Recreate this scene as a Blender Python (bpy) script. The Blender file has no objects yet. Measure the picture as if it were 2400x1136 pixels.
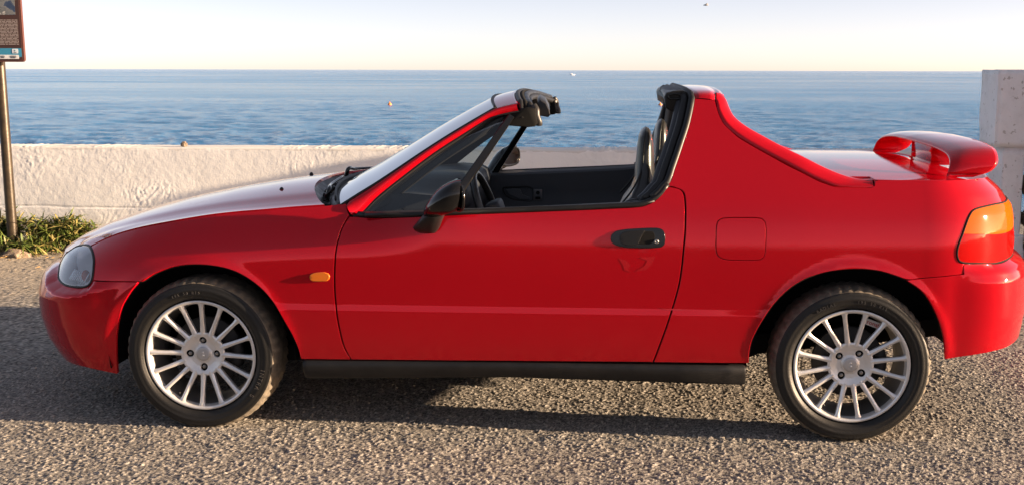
import bpy, bmesh, math, random
import numpy as np
from mathutils import Vector, Matrix
from mathutils.geometry import delaunay_2d_cdt

R = math.radians
scene = bpy.context.scene
COL = scene.collection

# ---------------------------------------------------------------- camera
CAM_H = 1.318
cam = bpy.data.objects.new('camera', bpy.data.cameras.new('camera'))
COL.objects.link(cam)
cam.data.sensor_width = 36.0
cam.data.lens = 36.0 * 2600 / 2400
cam.data.shift_x = -0.05
cam.data.clip_start = 0.05
cam.data.clip_end = 60000
cam.location = (0, 0, CAM_H)
cam.rotation_euler = (Matrix.Rotation(R(90 - 8.811), 3, 'X') @ Matrix.Rotation(R(0.143), 3, 'Z')).to_euler()
scene.camera = cam

# ---------------------------------------------------------------- sky, sun, exposure
CAR_YAW = 0.0564
SUN_EL = 9.0
SUN_AZ = 98.4          # clockwise from +Y (the sea): low, from the right and a little behind the camera
world = bpy.data.worlds.new('World'); scene.world = world; world.use_nodes = True
wn = world.node_tree
wn.nodes.clear()
w_out = wn.nodes.new('ShaderNodeOutputWorld'); w_bg = wn.nodes.new('ShaderNodeBackground')
w_sky = wn.nodes.new('ShaderNodeTexSky'); w_sky.sky_type = 'NISHITA'; w_sky.sun_disc = False
w_sky.sun_elevation = R(SUN_EL); w_sky.sun_rotation = R(SUN_AZ)
w_sky.altitude = 0; w_sky.air_density = 0.3; w_sky.dust_density = 0.5; w_sky.ozone_density = 0.0
w_bg.inputs['Strength'].default_value = 0.056
w_wb = wn.nodes.new('ShaderNodeMix'); w_wb.data_type = 'RGBA'; w_wb.blend_type = 'MULTIPLY'; w_wb.inputs[0].default_value = 1.0
w_wb.inputs[7].default_value = (1.34, 1.0, 0.80, 1)      # the camera's warm white balance, all over the sky
w_hz = wn.nodes.new('ShaderNodeMix'); w_hz.data_type = 'RGBA'; w_hz.blend_type = 'ADD'; w_hz.inputs[0].default_value = 1.0
w_hz.inputs[7].default_value = (0.66, 0.70, 0.82, 1)     # thin even veil of high haze over the whole sky
wn.links.new(w_sky.outputs[0], w_wb.inputs[6]); wn.links.new(w_wb.outputs[2], w_hz.inputs[6]); wn.links.new(w_hz.outputs[2], w_bg.inputs[0]); wn.links.new(w_bg.outputs[0], w_out.inputs[0])
sun_d = bpy.data.lights.new('sun', 'SUN'); sun_d.energy = 5.0; sun_d.angle = R(0.55); sun_d.color = (1.0, 0.73, 0.48)
sun = bpy.data.objects.new('sun', sun_d); COL.objects.link(sun)
to_sun = Vector((math.sin(R(SUN_AZ)) * math.cos(R(SUN_EL)), math.cos(R(SUN_AZ)) * math.cos(R(SUN_EL)), math.sin(R(SUN_EL))))
sun.rotation_euler = to_sun.to_track_quat('Z', 'Y').to_euler()
scene.view_settings.view_transform = 'Standard'
scene.view_settings.look = 'None'
scene.view_settings.exposure = 2.08
scene.view_settings.gamma = 1.0
scene.cycles.max_bounces = 8
scene.cycles.transparent_max_bounces = 12

# ---------------------------------------------------------------- materials
MATS = {}
def mat(name, col, rough=0.5, metal=0.0, coat=0.0, spec=0.5, coat_rough=0.03):
    if name in MATS: return MATS[name]
    m = bpy.data.materials.new(name); m.use_nodes = True
    b = m.node_tree.nodes['Principled BSDF']
    b.inputs['Base Color'].default_value = (*col, 1); b.inputs['Roughness'].default_value = rough
    b.inputs['Metallic'].default_value = metal; b.inputs['Coat Weight'].default_value = coat
    b.inputs['Coat Roughness'].default_value = coat_rough; b.inputs['Specular IOR Level'].default_value = spec
    MATS[name] = m
    return m
class NT:
    def __init__(s, m): s.t = m.node_tree; s.b = s.t.nodes['Principled BSDF']
    def n(s, typ, **kw):
        o = s.t.nodes.new(typ)
        for k, v in kw.items():
            if k in o.inputs.keys() if hasattr(o.inputs, 'keys') else False: o.inputs[k].default_value = v
            else: setattr(o, k, v)
        return o
    def l(s, a, b): s.t.links.new(a, b)
    def coord(s, kind='Object', scale=(1, 1, 1)):
        c = s.n('ShaderNodeTexCoord'); mp = s.n('ShaderNodeMapping'); mp.inputs['Scale'].default_value = scale
        s.l(c.outputs[kind], mp.inputs[0]); return mp.outputs[0]
    def noise(s, vec, scale, detail=4, rough=0.55, dist=0):
        o = s.n('ShaderNodeTexNoise'); o.inputs['Scale'].default_value = scale; o.inputs['Detail'].default_value = detail
        o.inputs['Roughness'].default_value = rough; o.inputs['Distortion'].default_value = dist
        s.l(vec, o.inputs['Vector']); return o.outputs['Fac']
    def ramp(s, fac, stops):
        o = s.n('ShaderNodeValToRGB'); e = o.color_ramp.elements
        while len(e) < len(stops): e.new(0.5)
        for i, (p, c) in enumerate(stops):
            e[i].position = p; e[i].color = (*c, 1) if len(c) == 3 else c
        s.l(fac, o.inputs[0]); return o.outputs[0]
    def mixc(s, fac, a, b, mode='MIX'):
        o = s.n('ShaderNodeMix'); o.data_type = 'RGBA'; o.blend_type = mode
        for sock, v in ((o.inputs[0], fac), (o.inputs[6], a), (o.inputs[7], b)):
            if hasattr(v, 'links'): s.l(v, sock)
            elif isinstance(v, (int, float)): sock.default_value = v
            else: sock.default_value = (*v, 1)
        return o.outputs[2]
    def math(s, op, a, b=0.0, clamp=False):
        o = s.n('ShaderNodeMath'); o.operation = op; o.use_clamp = clamp
        for sock, v in ((o.inputs[0], a), (o.inputs[1], b)):
            if hasattr(v, 'links'): s.l(v, sock)
            else: sock.default_value = v
        return o.outputs[0]
    def bump(s, h, strength=0.3, dist=0.01, prev=None):
        o = s.n('ShaderNodeBump'); o.inputs['Strength'].default_value = strength; o.inputs['Distance'].default_value = dist
        s.l(h, o.inputs['Height'])
        if prev is not None: s.l(prev, o.inputs['Normal'])
        s.l(o.outputs[0], s.b.inputs['Normal']); return o.outputs[0]
def c3(k): return (k, k, k)

# red car paint: clear coat, road film low down, fine orange peel
m_red = mat('red_paint', (0.52, 0.004, 0.010), 0.07, 0.38, 1.0, 0.0, 0.02)
m_red.node_tree.nodes['Principled BSDF'].inputs['Coat IOR'].default_value = 1.36
t = NT(m_red); v = t.coord()
n1 = t.noise(v, 3.2, 5, 0.6); n2 = t.noise(v, 38, 3, 0.6)
sx = t.n('ShaderNodeSeparateXYZ'); t.l(v, sx.inputs[0])
low = t.math('SUBTRACT', 1.0, t.math('MULTIPLY', t.math('SUBTRACT', sx.outputs[2], 0.20), 5.0, True), True)
film = t.math('MULTIPLY', low, t.math('MULTIPLY', n1, t.math('ADD', n2, 0.15)), True)
film = t.math('MULTIPLY', film, 0.42)
t.l(t.mixc(film, t.mixc(n1, (0.42, 0.0020, 0.0095), (0.445, 0.0026, 0.011)), (0.12, 0.05, 0.035)), t.b.inputs['Base Color'])
# faint rub marks and drips, low contrast
sc1 = t.noise(t.coord('Object', (3, 3, 26)), 2.2, 5, 0.65, 1.2); sc2 = t.noise(t.coord('Object', (26, 26, 2.5)), 1.5, 4, 0.6, 0.4)
rub = t.math('MULTIPLY', t.math('GREATER_THAN', t.math('MULTIPLY', sc1, t.math('ADD', sc2, 0.5)), 0.655), t.noise(v, 5, 2))
t.l(t.math('ADD', 0.012, t.math('ADD', t.math('MULTIPLY', film, 0.35), t.math('MULTIPLY', rub, 0.22))), t.b.inputs['Coat Roughness'])
op = t.n('ShaderNodeBump'); op.inputs['Strength'].default_value = 0.035; op.inputs['Distance'].default_value = 0.002
t.l(t.noise(v, 240, 1, 0.5), op.inputs['Height']); t.l(op.outputs[0], t.b.inputs['Coat Normal'])

m_black = mat('black_plastic', (0.012, 0.012, 0.013), 0.42, spec=0.3)
t = NT(m_black); v = t.coord(); t.l(t.ramp(t.noise(v, 30, 5), [(0.3, (0.3, 0.3, 0.3)), (0.8, (0.55, 0.55, 0.55))]), t.b.inputs['Roughness'])
t.l(t.ramp(t.noise(v, 9, 6, 0.7), [(0.35, (0.007, 0.007, 0.008)), (0.85, (0.016, 0.0155, 0.015))]), t.b.inputs['Base Color'])
m_gloss = mat('black_gloss', (0.005, 0.005, 0.0055), 0.12, 0, 0.0, 0.4)
m_trim = mat('interior_trim', (0.016, 0.018, 0.024), 0.55)
t = NT(m_trim); v = t.coord(); t.bump(t.noise(v, 420, 2), 0.25, 0.001)
m_leather = mat('black_leather', (0.020, 0.019, 0.019), 0.34)
t = NT(m_leather); v = t.coord()
b1 = t.bump(t.noise(v, 260, 3), 0.25, 0.002); t.bump(t.noise(v, 14, 4), 0.3, 0.012, b1)
m_seal = mat('rubber_seal', (0.009, 0.009, 0.010), 0.5, spec=0.35)
m_dark = mat('underbody_dark', (0.010, 0.010, 0.010), 0.9, spec=0.15)
m_tyre = mat('tyre_rubber', (0.018, 0.018, 0.018), 0.5, spec=0.35)
t = NT(m_tyre); v = t.coord()
dust = t.noise(v, 7, 6, 0.7)
t.l(t.ramp(dust, [(0.4, (0.006, 0.006, 0.006)), (0.7, (0.010, 0.0095, 0.009)), (0.95, (0.03, 0.026, 0.022))]), t.b.inputs['Base Color'])
t.bump(t.noise(v, 160, 3), 0.3, 0.002)
m_tread = mat('tyre_tread', (0.05, 0.045, 0.04), 0.8)
t = NT(m_tread); v = t.coord()
t.l(t.ramp(t.noise(v, 30, 6, 0.7), [(0.3, (0.05, 0.044, 0.036)), (0.8, (0.20, 0.165, 0.12))]), t.b.inputs['Base Color'])
m_alloy = mat('alloy_silver', (0.60, 0.60, 0.61), 0.34, 0.55, 0.3)
t = NT(m_alloy); v = t.coord()
t.l(t.ramp(t.noise(v, 22, 6, 0.7), [(0.3, (0.68, 0.68, 0.69)), (0.66, (0.60, 0.595, 0.59)), (0.92, (0.36, 0.32, 0.28))]), t.b.inputs['Base Color'])
t.l(t.ramp(t.noise(v, 50, 4), [(0.3, c3(0.28)), (0.8, c3(0.5))]), t.b.inputs['Roughness'])
m_steel = mat('bare_steel', (0.32, 0.31, 0.30), 0.35, 1.0)
m_disc = mat('brake_steel', (0.035, 0.032, 0.03), 0.6, 0.5)
m_chrome = mat('reflector_chrome', (0.80, 0.82, 0.84), 0.12, 1.0)
m_lensb = mat('reflector_white', (0.95, 0.96, 0.97), 0.30, 0.45)
m_orange = mat('orange_lens', (0.80, 0.16, 0.008), 0.6, 0, 0.45, 0.0)
m_redlens = mat('red_lens', (0.46, 0.008, 0.008), 0.6, 0, 0.45, 0.0)
for mm, (ca, cb) in ((m_orange, ((0.46, 0.075, 0.002), (0.40, 0.055, 0.0018))), (m_redlens, ((0.30, 0.002, 0.002), (0.25, 0.0016, 0.0016)))):
    t = NT(mm); v = t.coord('Object', (1, 1, 1))
    wv = t.n('ShaderNodeTexWave'); wv.bands_direction = 'Z'; wv.inputs['Scale'].default_value = 130; wv.inputs['Distortion'].default_value = 0.2; t.l(v, wv.inputs[0])
    t.l(t.mixc(wv.outputs['Fac'], cb, ca), t.b.inputs['Base Color'])
    t.b.inputs['Coat Roughness'].default_value = 0.056
def glass_mat(name, tint, ior=1.5, rough=0.0, extra=0.0):
    m = bpy.data.materials.new(name); m.use_nodes = True; nt = m.node_tree; nt.nodes.clear()
    o = nt.nodes.new('ShaderNodeOutputMaterial'); mx = nt.nodes.new('ShaderNodeMixShader')
    tr = nt.nodes.new('ShaderNodeBsdfTransparent'); tr.inputs[0].default_value = (*tint, 1)
    gl = nt.nodes.new('ShaderNodeBsdfGlossy'); gl.inputs['Roughness'].default_value = rough
    fr = nt.nodes.new('ShaderNodeFresnel'); fr.inputs[0].default_value = ior
    ad = nt.nodes.new('ShaderNodeMath'); ad.operation = 'MULTIPLY_ADD'; ad.use_clamp = True
    ad.inputs[1].default_value = 1.6; ad.inputs[2].default_value = extra
    nt.links.new(fr.outputs[0], ad.inputs[0]); nt.links.new(ad.outputs[0], mx.inputs[0])
    nt.links.new(tr.outputs[0], mx.inputs[1]); nt.links.new(gl.outputs[0], mx.inputs[2]); nt.links.new(mx.outputs[0], o.inputs[0])
    return m
m_glass = glass_mat('window_glass', (0.80, 0.88, 0.88), 1.5, 0.0, 0.0)
m_lens = glass_mat('headlight_glass', (0.96, 0.97, 0.98), 1.5, 0.02, 0.05)
m_mirror = mat('mirror_glass', (0.85, 0.85, 0.85), 0.02, 1.0)

# ---------------------------------------------------------------- helpers
def tag(o, label=None, cat=None, group=None, kind=None):
    if label: o['label'] = label
    if cat: o['category'] = cat
    if group: o['group'] = group
    if kind: o['kind'] = kind
    return o
def empty(name, loc=(0, 0, 0), rz=0.0, parent=None):
    o = bpy.data.objects.new(name, None); COL.objects.link(o); o.location = loc; o.rotation_euler = (0, 0, rz)
    o.empty_display_size = 0.1
    if parent: o.parent = parent
    return o
def mobj(name, V, Fc, m, parent=None, smooth=True, normals=None):
    me = bpy.data.meshes.new(name)
    me.from_pydata([tuple(map(float, p)) for p in V], [], [tuple(int(i) for i in f) for f in Fc])
    if m is not None:
        for mm in (m if isinstance(m, (list, tuple)) else [m]): me.materials.append(mm)
    me.polygons.foreach_set('use_smooth', [smooth] * len(me.polygons))
    me.update()
    if normals is not None: me.normals_split_custom_set_from_vertices([tuple(map(float, n)) for n in normals])
    o = bpy.data.objects.new(name, me); COL.objects.link(o)
    if parent: o.parent = parent
    return o
def sharp(o, deg=35):
    me = o.data
    try: me.set_sharp_from_angle(angle=R(deg))
    except Exception: pass
    return o
def merge(parts):
    V = []; Fc = []
    for a, b in parts:
        k = len(V); V += [tuple(p) for p in a]; Fc += [tuple(i + k for i in f) for f in b]
    return V, Fc
def gridvf(A, closed_u=False, closed_v=False, flip=False):
    A = np.asarray(A, float); n, m = A.shape[:2]; V = A.reshape(-1, 3); Fc = []
    for i in range(n if closed_u else n - 1):
        for j in range(m if closed_v else m - 1):
            a = i * m + j; b = i * m + (j + 1) % m; c = ((i + 1) % n) * m + (j + 1) % m; d = ((i + 1) % n) * m + j
            Fc.append((a, b, c, d) if not flip else (d, c, b, a))
    return V, Fc
def loftvf(rings, cap=True):
    A = np.asarray(rings, float); n, m = A.shape[:2]
    V, Fc = gridvf(A, closed_v=True)
    Fc = list(Fc)
    if cap: Fc += [tuple(range(m - 1, -1, -1)), tuple(range((n - 1) * m, n * m))]
    return V, Fc
def catmull(P, n=6, closed=False, ang=180):
    P = [np.asarray(p, float) for p in P]; out = []; N = len(P)
    def corner(i):
        if not closed and (i == 0 or i == N - 1): return True
        a = P[i] - P[i - 1]; b = P[(i + 1) % N] - P[i]
        c = np.dot(a, b) / (np.linalg.norm(a) * np.linalg.norm(b) + 1e-12)
        return math.degrees(math.acos(max(-1, min(1, c)))) > ang
    cor = [corner(i) for i in range(N)]
    for i in range(N if closed else N - 1):
        p1, p2 = P[i], P[(i + 1) % N]
        p0 = 2 * p1 - p2 if cor[i] else P[i - 1]
        p3 = 2 * p2 - p1 if cor[(i + 1) % N] else P[(i + 2) % N]
        d01 = max(np.linalg.norm(p1 - p0) ** .5, 1e-6); d12 = max(np.linalg.norm(p2 - p1) ** .5, 1e-6); d23 = max(np.linalg.norm(p3 - p2) ** .5, 1e-6)
        m1 = (p2 - p1) + d12 * ((p1 - p0) / d01 - (p2 - p0) / (d01 + d12))
        m2 = (p2 - p1) + d12 * ((p3 - p2) / d23 - (p3 - p1) / (d12 + d23))
        k = n if isinstance(n, int) else max(1, int(math.ceil(np.linalg.norm(p2 - p1) / n)))
        for q in range(k):
            x = q / k
            out.append((2 * x**3 - 3 * x**2 + 1) * p1 + (x**3 - 2 * x**2 + x) * m1 + (-2 * x**3 + 3 * x**2) * p2 + (x**3 - x**2) * m2)
    if not closed: out.append(P[-1])
    return np.array(out)
def tubevf(path, rad, seg=10, up=(0, 0, 1), sq=None):
    """sweep: rad float/list; sq=(a,b) gives an oval of half-sizes a (side) and b (up)"""
    P = np.asarray(path, float); n = len(P); T = np.gradient(P, axis=0); T /= np.linalg.norm(T, axis=1, keepdims=True) + 1e-12
    up = np.asarray(up, float); rings = []
    for i in range(n):
        s = np.cross(T[i], up); s /= np.linalg.norm(s) + 1e-9; u = np.cross(s, T[i])
        r = rad[i] if hasattr(rad, '__len__') else rad
        a, b = (r, r) if sq is None else (sq[0] * r, sq[1] * r)
        rings.append([P[i] + s * a * math.cos(q) + u * b * math.sin(q) for q in np.linspace(0, 2 * math.pi, seg, endpoint=False)])
    return loftvf(rings)
def boxvf(c, h, bev=0.0):
    bm = bmesh.new(); bmesh.ops.create_cube(bm, size=2)
    for vv in bm.verts: vv.co = Vector((c[0] + vv.co.x * h[0], c[1] + vv.co.y * h[1], c[2] + vv.co.z * h[2]))
    if bev: bmesh.ops.bevel(bm, geom=list(bm.edges), offset=bev, segments=2, affect='EDGES', profile=0.6)
    bm.verts.index_update()
    V = [tuple(v.co) for v in bm.verts]; Fc = [tuple(v.index for v in f.verts) for f in bm.faces]; bm.free(); return V, Fc
def mirror_vf(V, Fc): return [(p[0], -p[1], p[2]) for p in V], [tuple(reversed(f)) for f in Fc]
def lathevf(prof, axis='Y', seg=64, closed=False):
    """prof: (r, y) pairs turned about the v axis"""
    rings = []
    for a in np.linspace(0, 2 * math.pi, seg, endpoint=False):
        rings.append([(r * math.cos(a), y, r * math.sin(a)) for r, y in prof])
    return gridvf(rings, closed_u=True, closed_v=closed)

# ---------------------------------------------------------------- car body surface: length s, height w (metres)
SLW=[.12,.20,.28,.36,.445,.457,.461,.481,.485,.55,.62,.70,.78,.83,.88,1.0,1.15,1.30]
SLV=[-.42,-.30,-.13,-.06,-.015,.0,.17,.17,.025,.04,.06,.09,.14,.26,.40,.50,.56,.75]
_W=np.linspace(.10,1.32,1221); _sl=np.interp(_W,SLW,SLV); _D=np.cumsum(_sl)*(_W[1]-_W[0]); _D-=np.interp(.485,_W,_D)
UF,KF,NF=-.12,.64,2.55
UR,KR,NR=2.60,.56,2.5
UNW=[.15,.21,.28,.36,.46,.52,.60,.66,.75]; UNV=[-.70,-.74,-.785,-.81,-.82,-.805,-.765,-.70,-.58]
UTW=[.20,.30,.45,.58,.68,.75,.82,.88,.95,1.1]; UTV=[3.02,3.05,3.075,3.075,3.075,3.073,3.06,3.02,2.935,2.7]
HLU=[-.8,-.47,-.3,-.1,.05,.25,.45,.65,.85]; HLW=[.50,.654,.708,.76,.791,.815,.828,.838,.845]
def sm(x): x=np.clip(x,0,1); return x*x*(3-2*x)
def S(s,w):
    s=np.asarray(s,float);w=np.asarray(w,float)
    pf=np.clip((UF-s)/KF,0,None);pr=np.clip((s-UR)/KR,0,None)
    um=np.clip(s,UF,UR)
    B=.846-.012*((um-1.2)/1.3)**2
    # arch lips
    for ac,R in ((0.,.345),(2.37,.36)):
        r=np.hypot(s-ac,w-.275); B=B+.0045*np.exp(-((r-R)/.022)**2)*sm((w-.25)/.1)
    D=np.interp(w,_W,_D)
    crease=np.interp(w,[.455,.461,.481,.486],[0,0,.0033,.0033])
    fade=sm((s-.35)/.5)*0+sm((um+.05)/.25)*(1-sm((um-1.75)/.5))
    D=D-crease*(1-fade)+.0033*(1-fade)*0
    hl=np.interp(s,HLU,HLW)
    t=np.clip((w-(hl-.20))/.20,0,1.6)
    D=D+.075*t**2.4*(1-sm((s-.55)/.35))*sm((s+1.0)/.4)
    b=B-D
    Lf=UF-np.interp(w,UNW,UNV);Lr=np.interp(w,UTW,UTV)-UR
    rf=(np.abs(np.sin(pf))**NF+np.abs(np.cos(pf))**NF)**(-1/NF)
    rr=(np.abs(np.sin(pr))**NR+np.abs(np.cos(pr))**NR)**(-1/NR)
    u=um-Lf*rf*np.sin(pf)+Lr*rr*np.sin(pr)
    v=-b*rf*np.cos(pf)*rr*np.cos(pr)
    return np.stack([u,v,w+0*u],-1)
HEADP=np.array([[-0.5864, 0.53], [-0.621, 0.5494], [-0.6548, 0.5635], [-0.665, 0.5853], [-0.6494, 0.6063], [-0.6302, 0.6232], [-0.5924, 0.635], [-0.5464, 0.6443], [-0.5151, 0.646], [-0.4711, 0.6375], [-0.4362, 0.6211], [-0.4134, 0.6021], [-0.4028, 0.5785], [-0.3986, 0.5577], [-0.3992, 0.5422], [-0.4056, 0.5313], [-0.4266, 0.523], [-0.4589, 0.5191], [-0.4968, 0.5177], [-0.5299, 0.5186]])
def head_dist(s,w):
    s=np.asarray(s,float);w=np.asarray(w,float);d=np.full(np.broadcast(s,w).shape,9.)
    for a,b in zip(HEADP,np.roll(HEADP,-1,0)):
        ab=b-a;q=np.clip(((s-a[0])*ab[0]+(w-a[1])*ab[1])/(ab@ab),0,1);d=np.minimum(d,np.hypot(s-a[0]-q*ab[0],w-a[1]-q*ab[1]))
    return d
def SB(s,w):
    P=S(s,w); e=1e-3
    t=S(np.asarray(s)+e,w)-S(np.asarray(s)-e,w)
    n=np.stack([t[...,1],-t[...,0]],-1); n/=np.linalg.norm(n,axis=-1,keepdims=True)+1e-12
    s=np.asarray(s,float);w=np.asarray(w,float)
    df=np.interp(w,[.15,.25,.44,.505,.525,.540,.552,.56],[.030,.036,.038,.037,.033,.022,.006,0])*sm((-.26-s)/.22)
    dr=np.interp(w,[.15,.30,.52,.585,.610,.628,.640,.66],[.05,.058,.058,.055,.047,.030,.006,0])*sm((s-2.72)/.25)
    d=df*sm((head_dist(s,w)-.004)/.030)+dr
    P=P.copy();P[...,0]+=n[...,0]*d;P[...,1]+=n[...,1]*d
    return P

OL = {
'hood_edge': [(-0.5144, 0.65), (-0.4576, 0.6822), (-0.3919, 0.7086), (-0.2792, 0.7366), (-0.1424, 0.7581), (-0.0414, 0.7756), (0.0469, 0.7895), (0.1366, 0.7997), (0.2253, 0.8077), (0.3443, 0.8189), (0.4553, 0.8269), (0.5344, 0.8369)],
'door': [(0.5578, 0.7905), (0.5393, 0.7554), (0.5288, 0.7159), (0.5225, 0.6839), (0.5161, 0.6034), (0.5152, 0.5475), (0.5173, 0.4961), (0.5279, 0.4011), (0.5461, 0.317), (0.5667, 0.2756), (0.7486, 0.2775), (0.9365, 0.2795), (1.1542, 0.2819), (1.4319, 0.2844), (1.6601, 0.2866), (1.6776, 0.337), (1.6992, 0.4007), (1.7187, 0.4647), (1.7351, 0.5213), (1.7478, 0.5758), (1.7559, 0.6374), (1.761, 0.6986), (1.7648, 0.7459), (1.7658, 0.7897), (1.7654, 0.8424), (1.7623, 0.8788), (1.7578, 0.8919), (1.751, 0.8991), (1.7403, 0.904), (1.7216, 0.9076), (1.705, 0.909), (1.6915, 0.8928), (1.6795, 0.8767), (1.6645, 0.8635), (1.645, 0.8519), (1.6195, 0.8419), (1.5788, 0.8364), (1.529, 0.8338), (1.4278, 0.828), (1.3066, 0.8222), (1.1545, 0.8148), (1.0017, 0.8074), (0.8478, 0.7988), (0.6886, 0.7897), (0.6158, 0.789), (0.5882, 0.7905)],
'fender': [(-0.5009, 0.6506), (-0.4536, 0.6805), (-0.3883, 0.7069), (-0.2766, 0.7347), (-0.141, 0.7561), (-0.0406, 0.7735), (0.0477, 0.7874), (0.1373, 0.7976), (0.2259, 0.8058), (0.3449, 0.8168), (0.4559, 0.8248), (0.535, 0.8349), (0.5397, 0.8232), (0.5458, 0.8108), (0.5532, 0.7983), (0.533, 0.7553), (0.5225, 0.7158), (0.5162, 0.6838), (0.5099, 0.6033), (0.5089, 0.5474), (0.511, 0.496), (0.5216, 0.401), (0.5398, 0.3169), (0.5604, 0.2755), (0.4645, 0.2741), (0.3788, 0.274), (0.3694, 0.3193), (0.352, 0.3674), (0.3307, 0.409), (0.2979, 0.47), (0.2731, 0.5037), (0.247, 0.533), (0.2053, 0.5667), (0.1602, 0.5926), (0.1182, 0.6076), (0.0743, 0.6164), (0.0301, 0.6205), (-0.0145, 0.6206), (-0.0594, 0.6159), (-0.1028, 0.6059), (-0.1362, 0.593), (-0.1643, 0.5794), (-0.1963, 0.5546), (-0.2157, 0.5548), (-0.2985, 0.5514), (-0.3897, 0.5485), (-0.3959, 0.5717), (-0.4089, 0.6033), (-0.4405, 0.6265)],
'front_bumper': [(-0.2153, 0.5502), (-0.2413, 0.5123), (-0.2662, 0.4665), (-0.2818, 0.4224), (-0.2945, 0.3764), (-0.306, 0.3235), (-0.3135, 0.2838), (-0.326, 0.2386), (-0.34, 0.1949)],
'quarter': [(1.702, 0.9133), (1.7151, 0.9256), (1.7323, 0.9734), (1.7507, 1.0238), (1.7663, 1.0692), (1.782, 1.1139), (1.7932, 1.1558), (1.8014, 1.1936), (1.8057, 1.2163), (1.8389, 1.2149), (1.8775, 1.212), (1.8788, 1.2045), (1.8858, 1.1743), (1.8945, 1.1518), (1.9077, 1.1279), (1.9301, 1.1057), (1.957, 1.0821), (1.9928, 1.0601), (2.033, 1.0374), (2.0819, 1.0108), (2.1307, 0.9848), (2.1807, 0.9604), (2.2307, 0.9354), (2.2616, 0.9233), (2.2918, 0.9141), (2.3312, 0.9122), (2.4235, 0.9133), (2.4326, 0.9186), (2.4365, 0.9359), (2.5229, 0.9372), (2.6432, 0.9385), (2.7471, 0.938), (2.9508, 0.9391), (3.0305, 0.9329)],
'quarter2': [(3.0659, 0.8419), (2.9192, 0.8441), (2.8224, 0.8335), (2.788, 0.8105), (2.7581, 0.7567), (2.7368, 0.7062), (2.7379, 0.6715), (2.7512, 0.6592), (2.7662, 0.6527), (2.768, 0.6166), (2.7099, 0.612), (2.6512, 0.6077), (2.5969, 0.6035), (2.5488, 0.5992), (2.5068, 0.6118), (2.4589, 0.6263), (2.4098, 0.6334), (2.3594, 0.6344), (2.3136, 0.631), (2.2707, 0.6245), (2.2309, 0.6135), (2.1913, 0.5987), (2.1518, 0.5747), (2.1139, 0.5424), (2.0777, 0.4992), (2.046, 0.4492), (2.0234, 0.406), (2.0082, 0.3649), (2.0022, 0.3234), (2.0016, 0.2875), (1.8294, 0.2861), (1.6663, 0.2859)],
'rear_bumper_arch': [(2.5489, 0.5941), (2.5822, 0.5733), (2.6124, 0.5479), (2.6392, 0.5148), (2.6623, 0.4769), (2.6831, 0.4353), (2.7003, 0.3937), (2.7111, 0.3522), (2.7191, 0.312)],
'rear_bumper_top': [(2.7695, 0.6113), (2.7102, 0.6067), (2.6514, 0.6024), (2.597, 0.5983)],
'headlight': [(-0.5864, 0.53), (-0.621, 0.5494), (-0.6548, 0.5635), (-0.665, 0.5853), (-0.6494, 0.6063), (-0.6302, 0.6232), (-0.5924, 0.635), (-0.5464, 0.6443), (-0.5151, 0.646), (-0.4711, 0.6375), (-0.4362, 0.6211), (-0.4134, 0.6021), (-0.4028, 0.5785), (-0.3986, 0.5577), (-0.3992, 0.5422), (-0.4056, 0.5313), (-0.4266, 0.523), (-0.4589, 0.5191), (-0.4968, 0.5177), (-0.5299, 0.5186)],
'tail': [(3.099, 0.8387), (2.9257, 0.8451), (2.8275, 0.8355), (2.8068, 0.8253), (2.7932, 0.8115), (2.7762, 0.7821), (2.7634, 0.7566), (2.7508, 0.7309), (2.7419, 0.7061), (2.7401, 0.6864), (2.7433, 0.6729), (2.751, 0.6622), (2.7659, 0.6567), (2.8303, 0.6512), (2.9191, 0.6434)],
'tail_mid': [(2.7674, 0.7572), (2.8481, 0.7522), (2.9446, 0.7442), (3.0393, 0.7427)],
'flap': [(1.8813, 0.7755), (1.8856, 0.7919), (1.8945, 0.7994), (1.9109, 0.8025), (1.9691, 0.8038), (2.0212, 0.8035), (2.0362, 0.8007), (2.0452, 0.7919), (2.0483, 0.7771), (2.0492, 0.719), (2.0468, 0.686), (2.0426, 0.6724), (2.0339, 0.6648), (2.016, 0.6623), (1.9638, 0.661), (1.9114, 0.6634), (1.8949, 0.6692), (1.8857, 0.6781), (1.8809, 0.6946), (1.8804, 0.7321)],
'handle': [(1.5076, 0.7284), (1.5104, 0.7419), (1.5224, 0.7526), (1.5495, 0.7603), (1.5947, 0.7645), (1.6549, 0.7673), (1.6774, 0.7661), (1.6895, 0.7602), (1.6957, 0.7483), (1.6975, 0.7273), (1.6947, 0.7107), (1.6842, 0.7031), (1.6557, 0.6998), (1.5954, 0.6992), (1.5501, 0.7017), (1.5229, 0.709), (1.5107, 0.7179)],
'handle_flap': [(1.5393, 0.7272), (1.5407, 0.7407), (1.5511, 0.7499), (1.5722, 0.7546), (1.6264, 0.7581), (1.616, 0.743), (1.6013, 0.7098), (1.5727, 0.708), (1.5515, 0.7115), (1.5424, 0.7182)],
'lock': [(1.666, 0.721)],
'indicator': [(0.4234, 0.5803), (0.4267, 0.5881), (0.4377, 0.5929), (0.4566, 0.5955), (0.4785, 0.5959), (0.4894, 0.5922), (0.494, 0.5845), (0.4922, 0.5751), (0.4859, 0.5688), (0.467, 0.567), (0.4357, 0.5673), (0.4264, 0.571)]}

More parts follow.
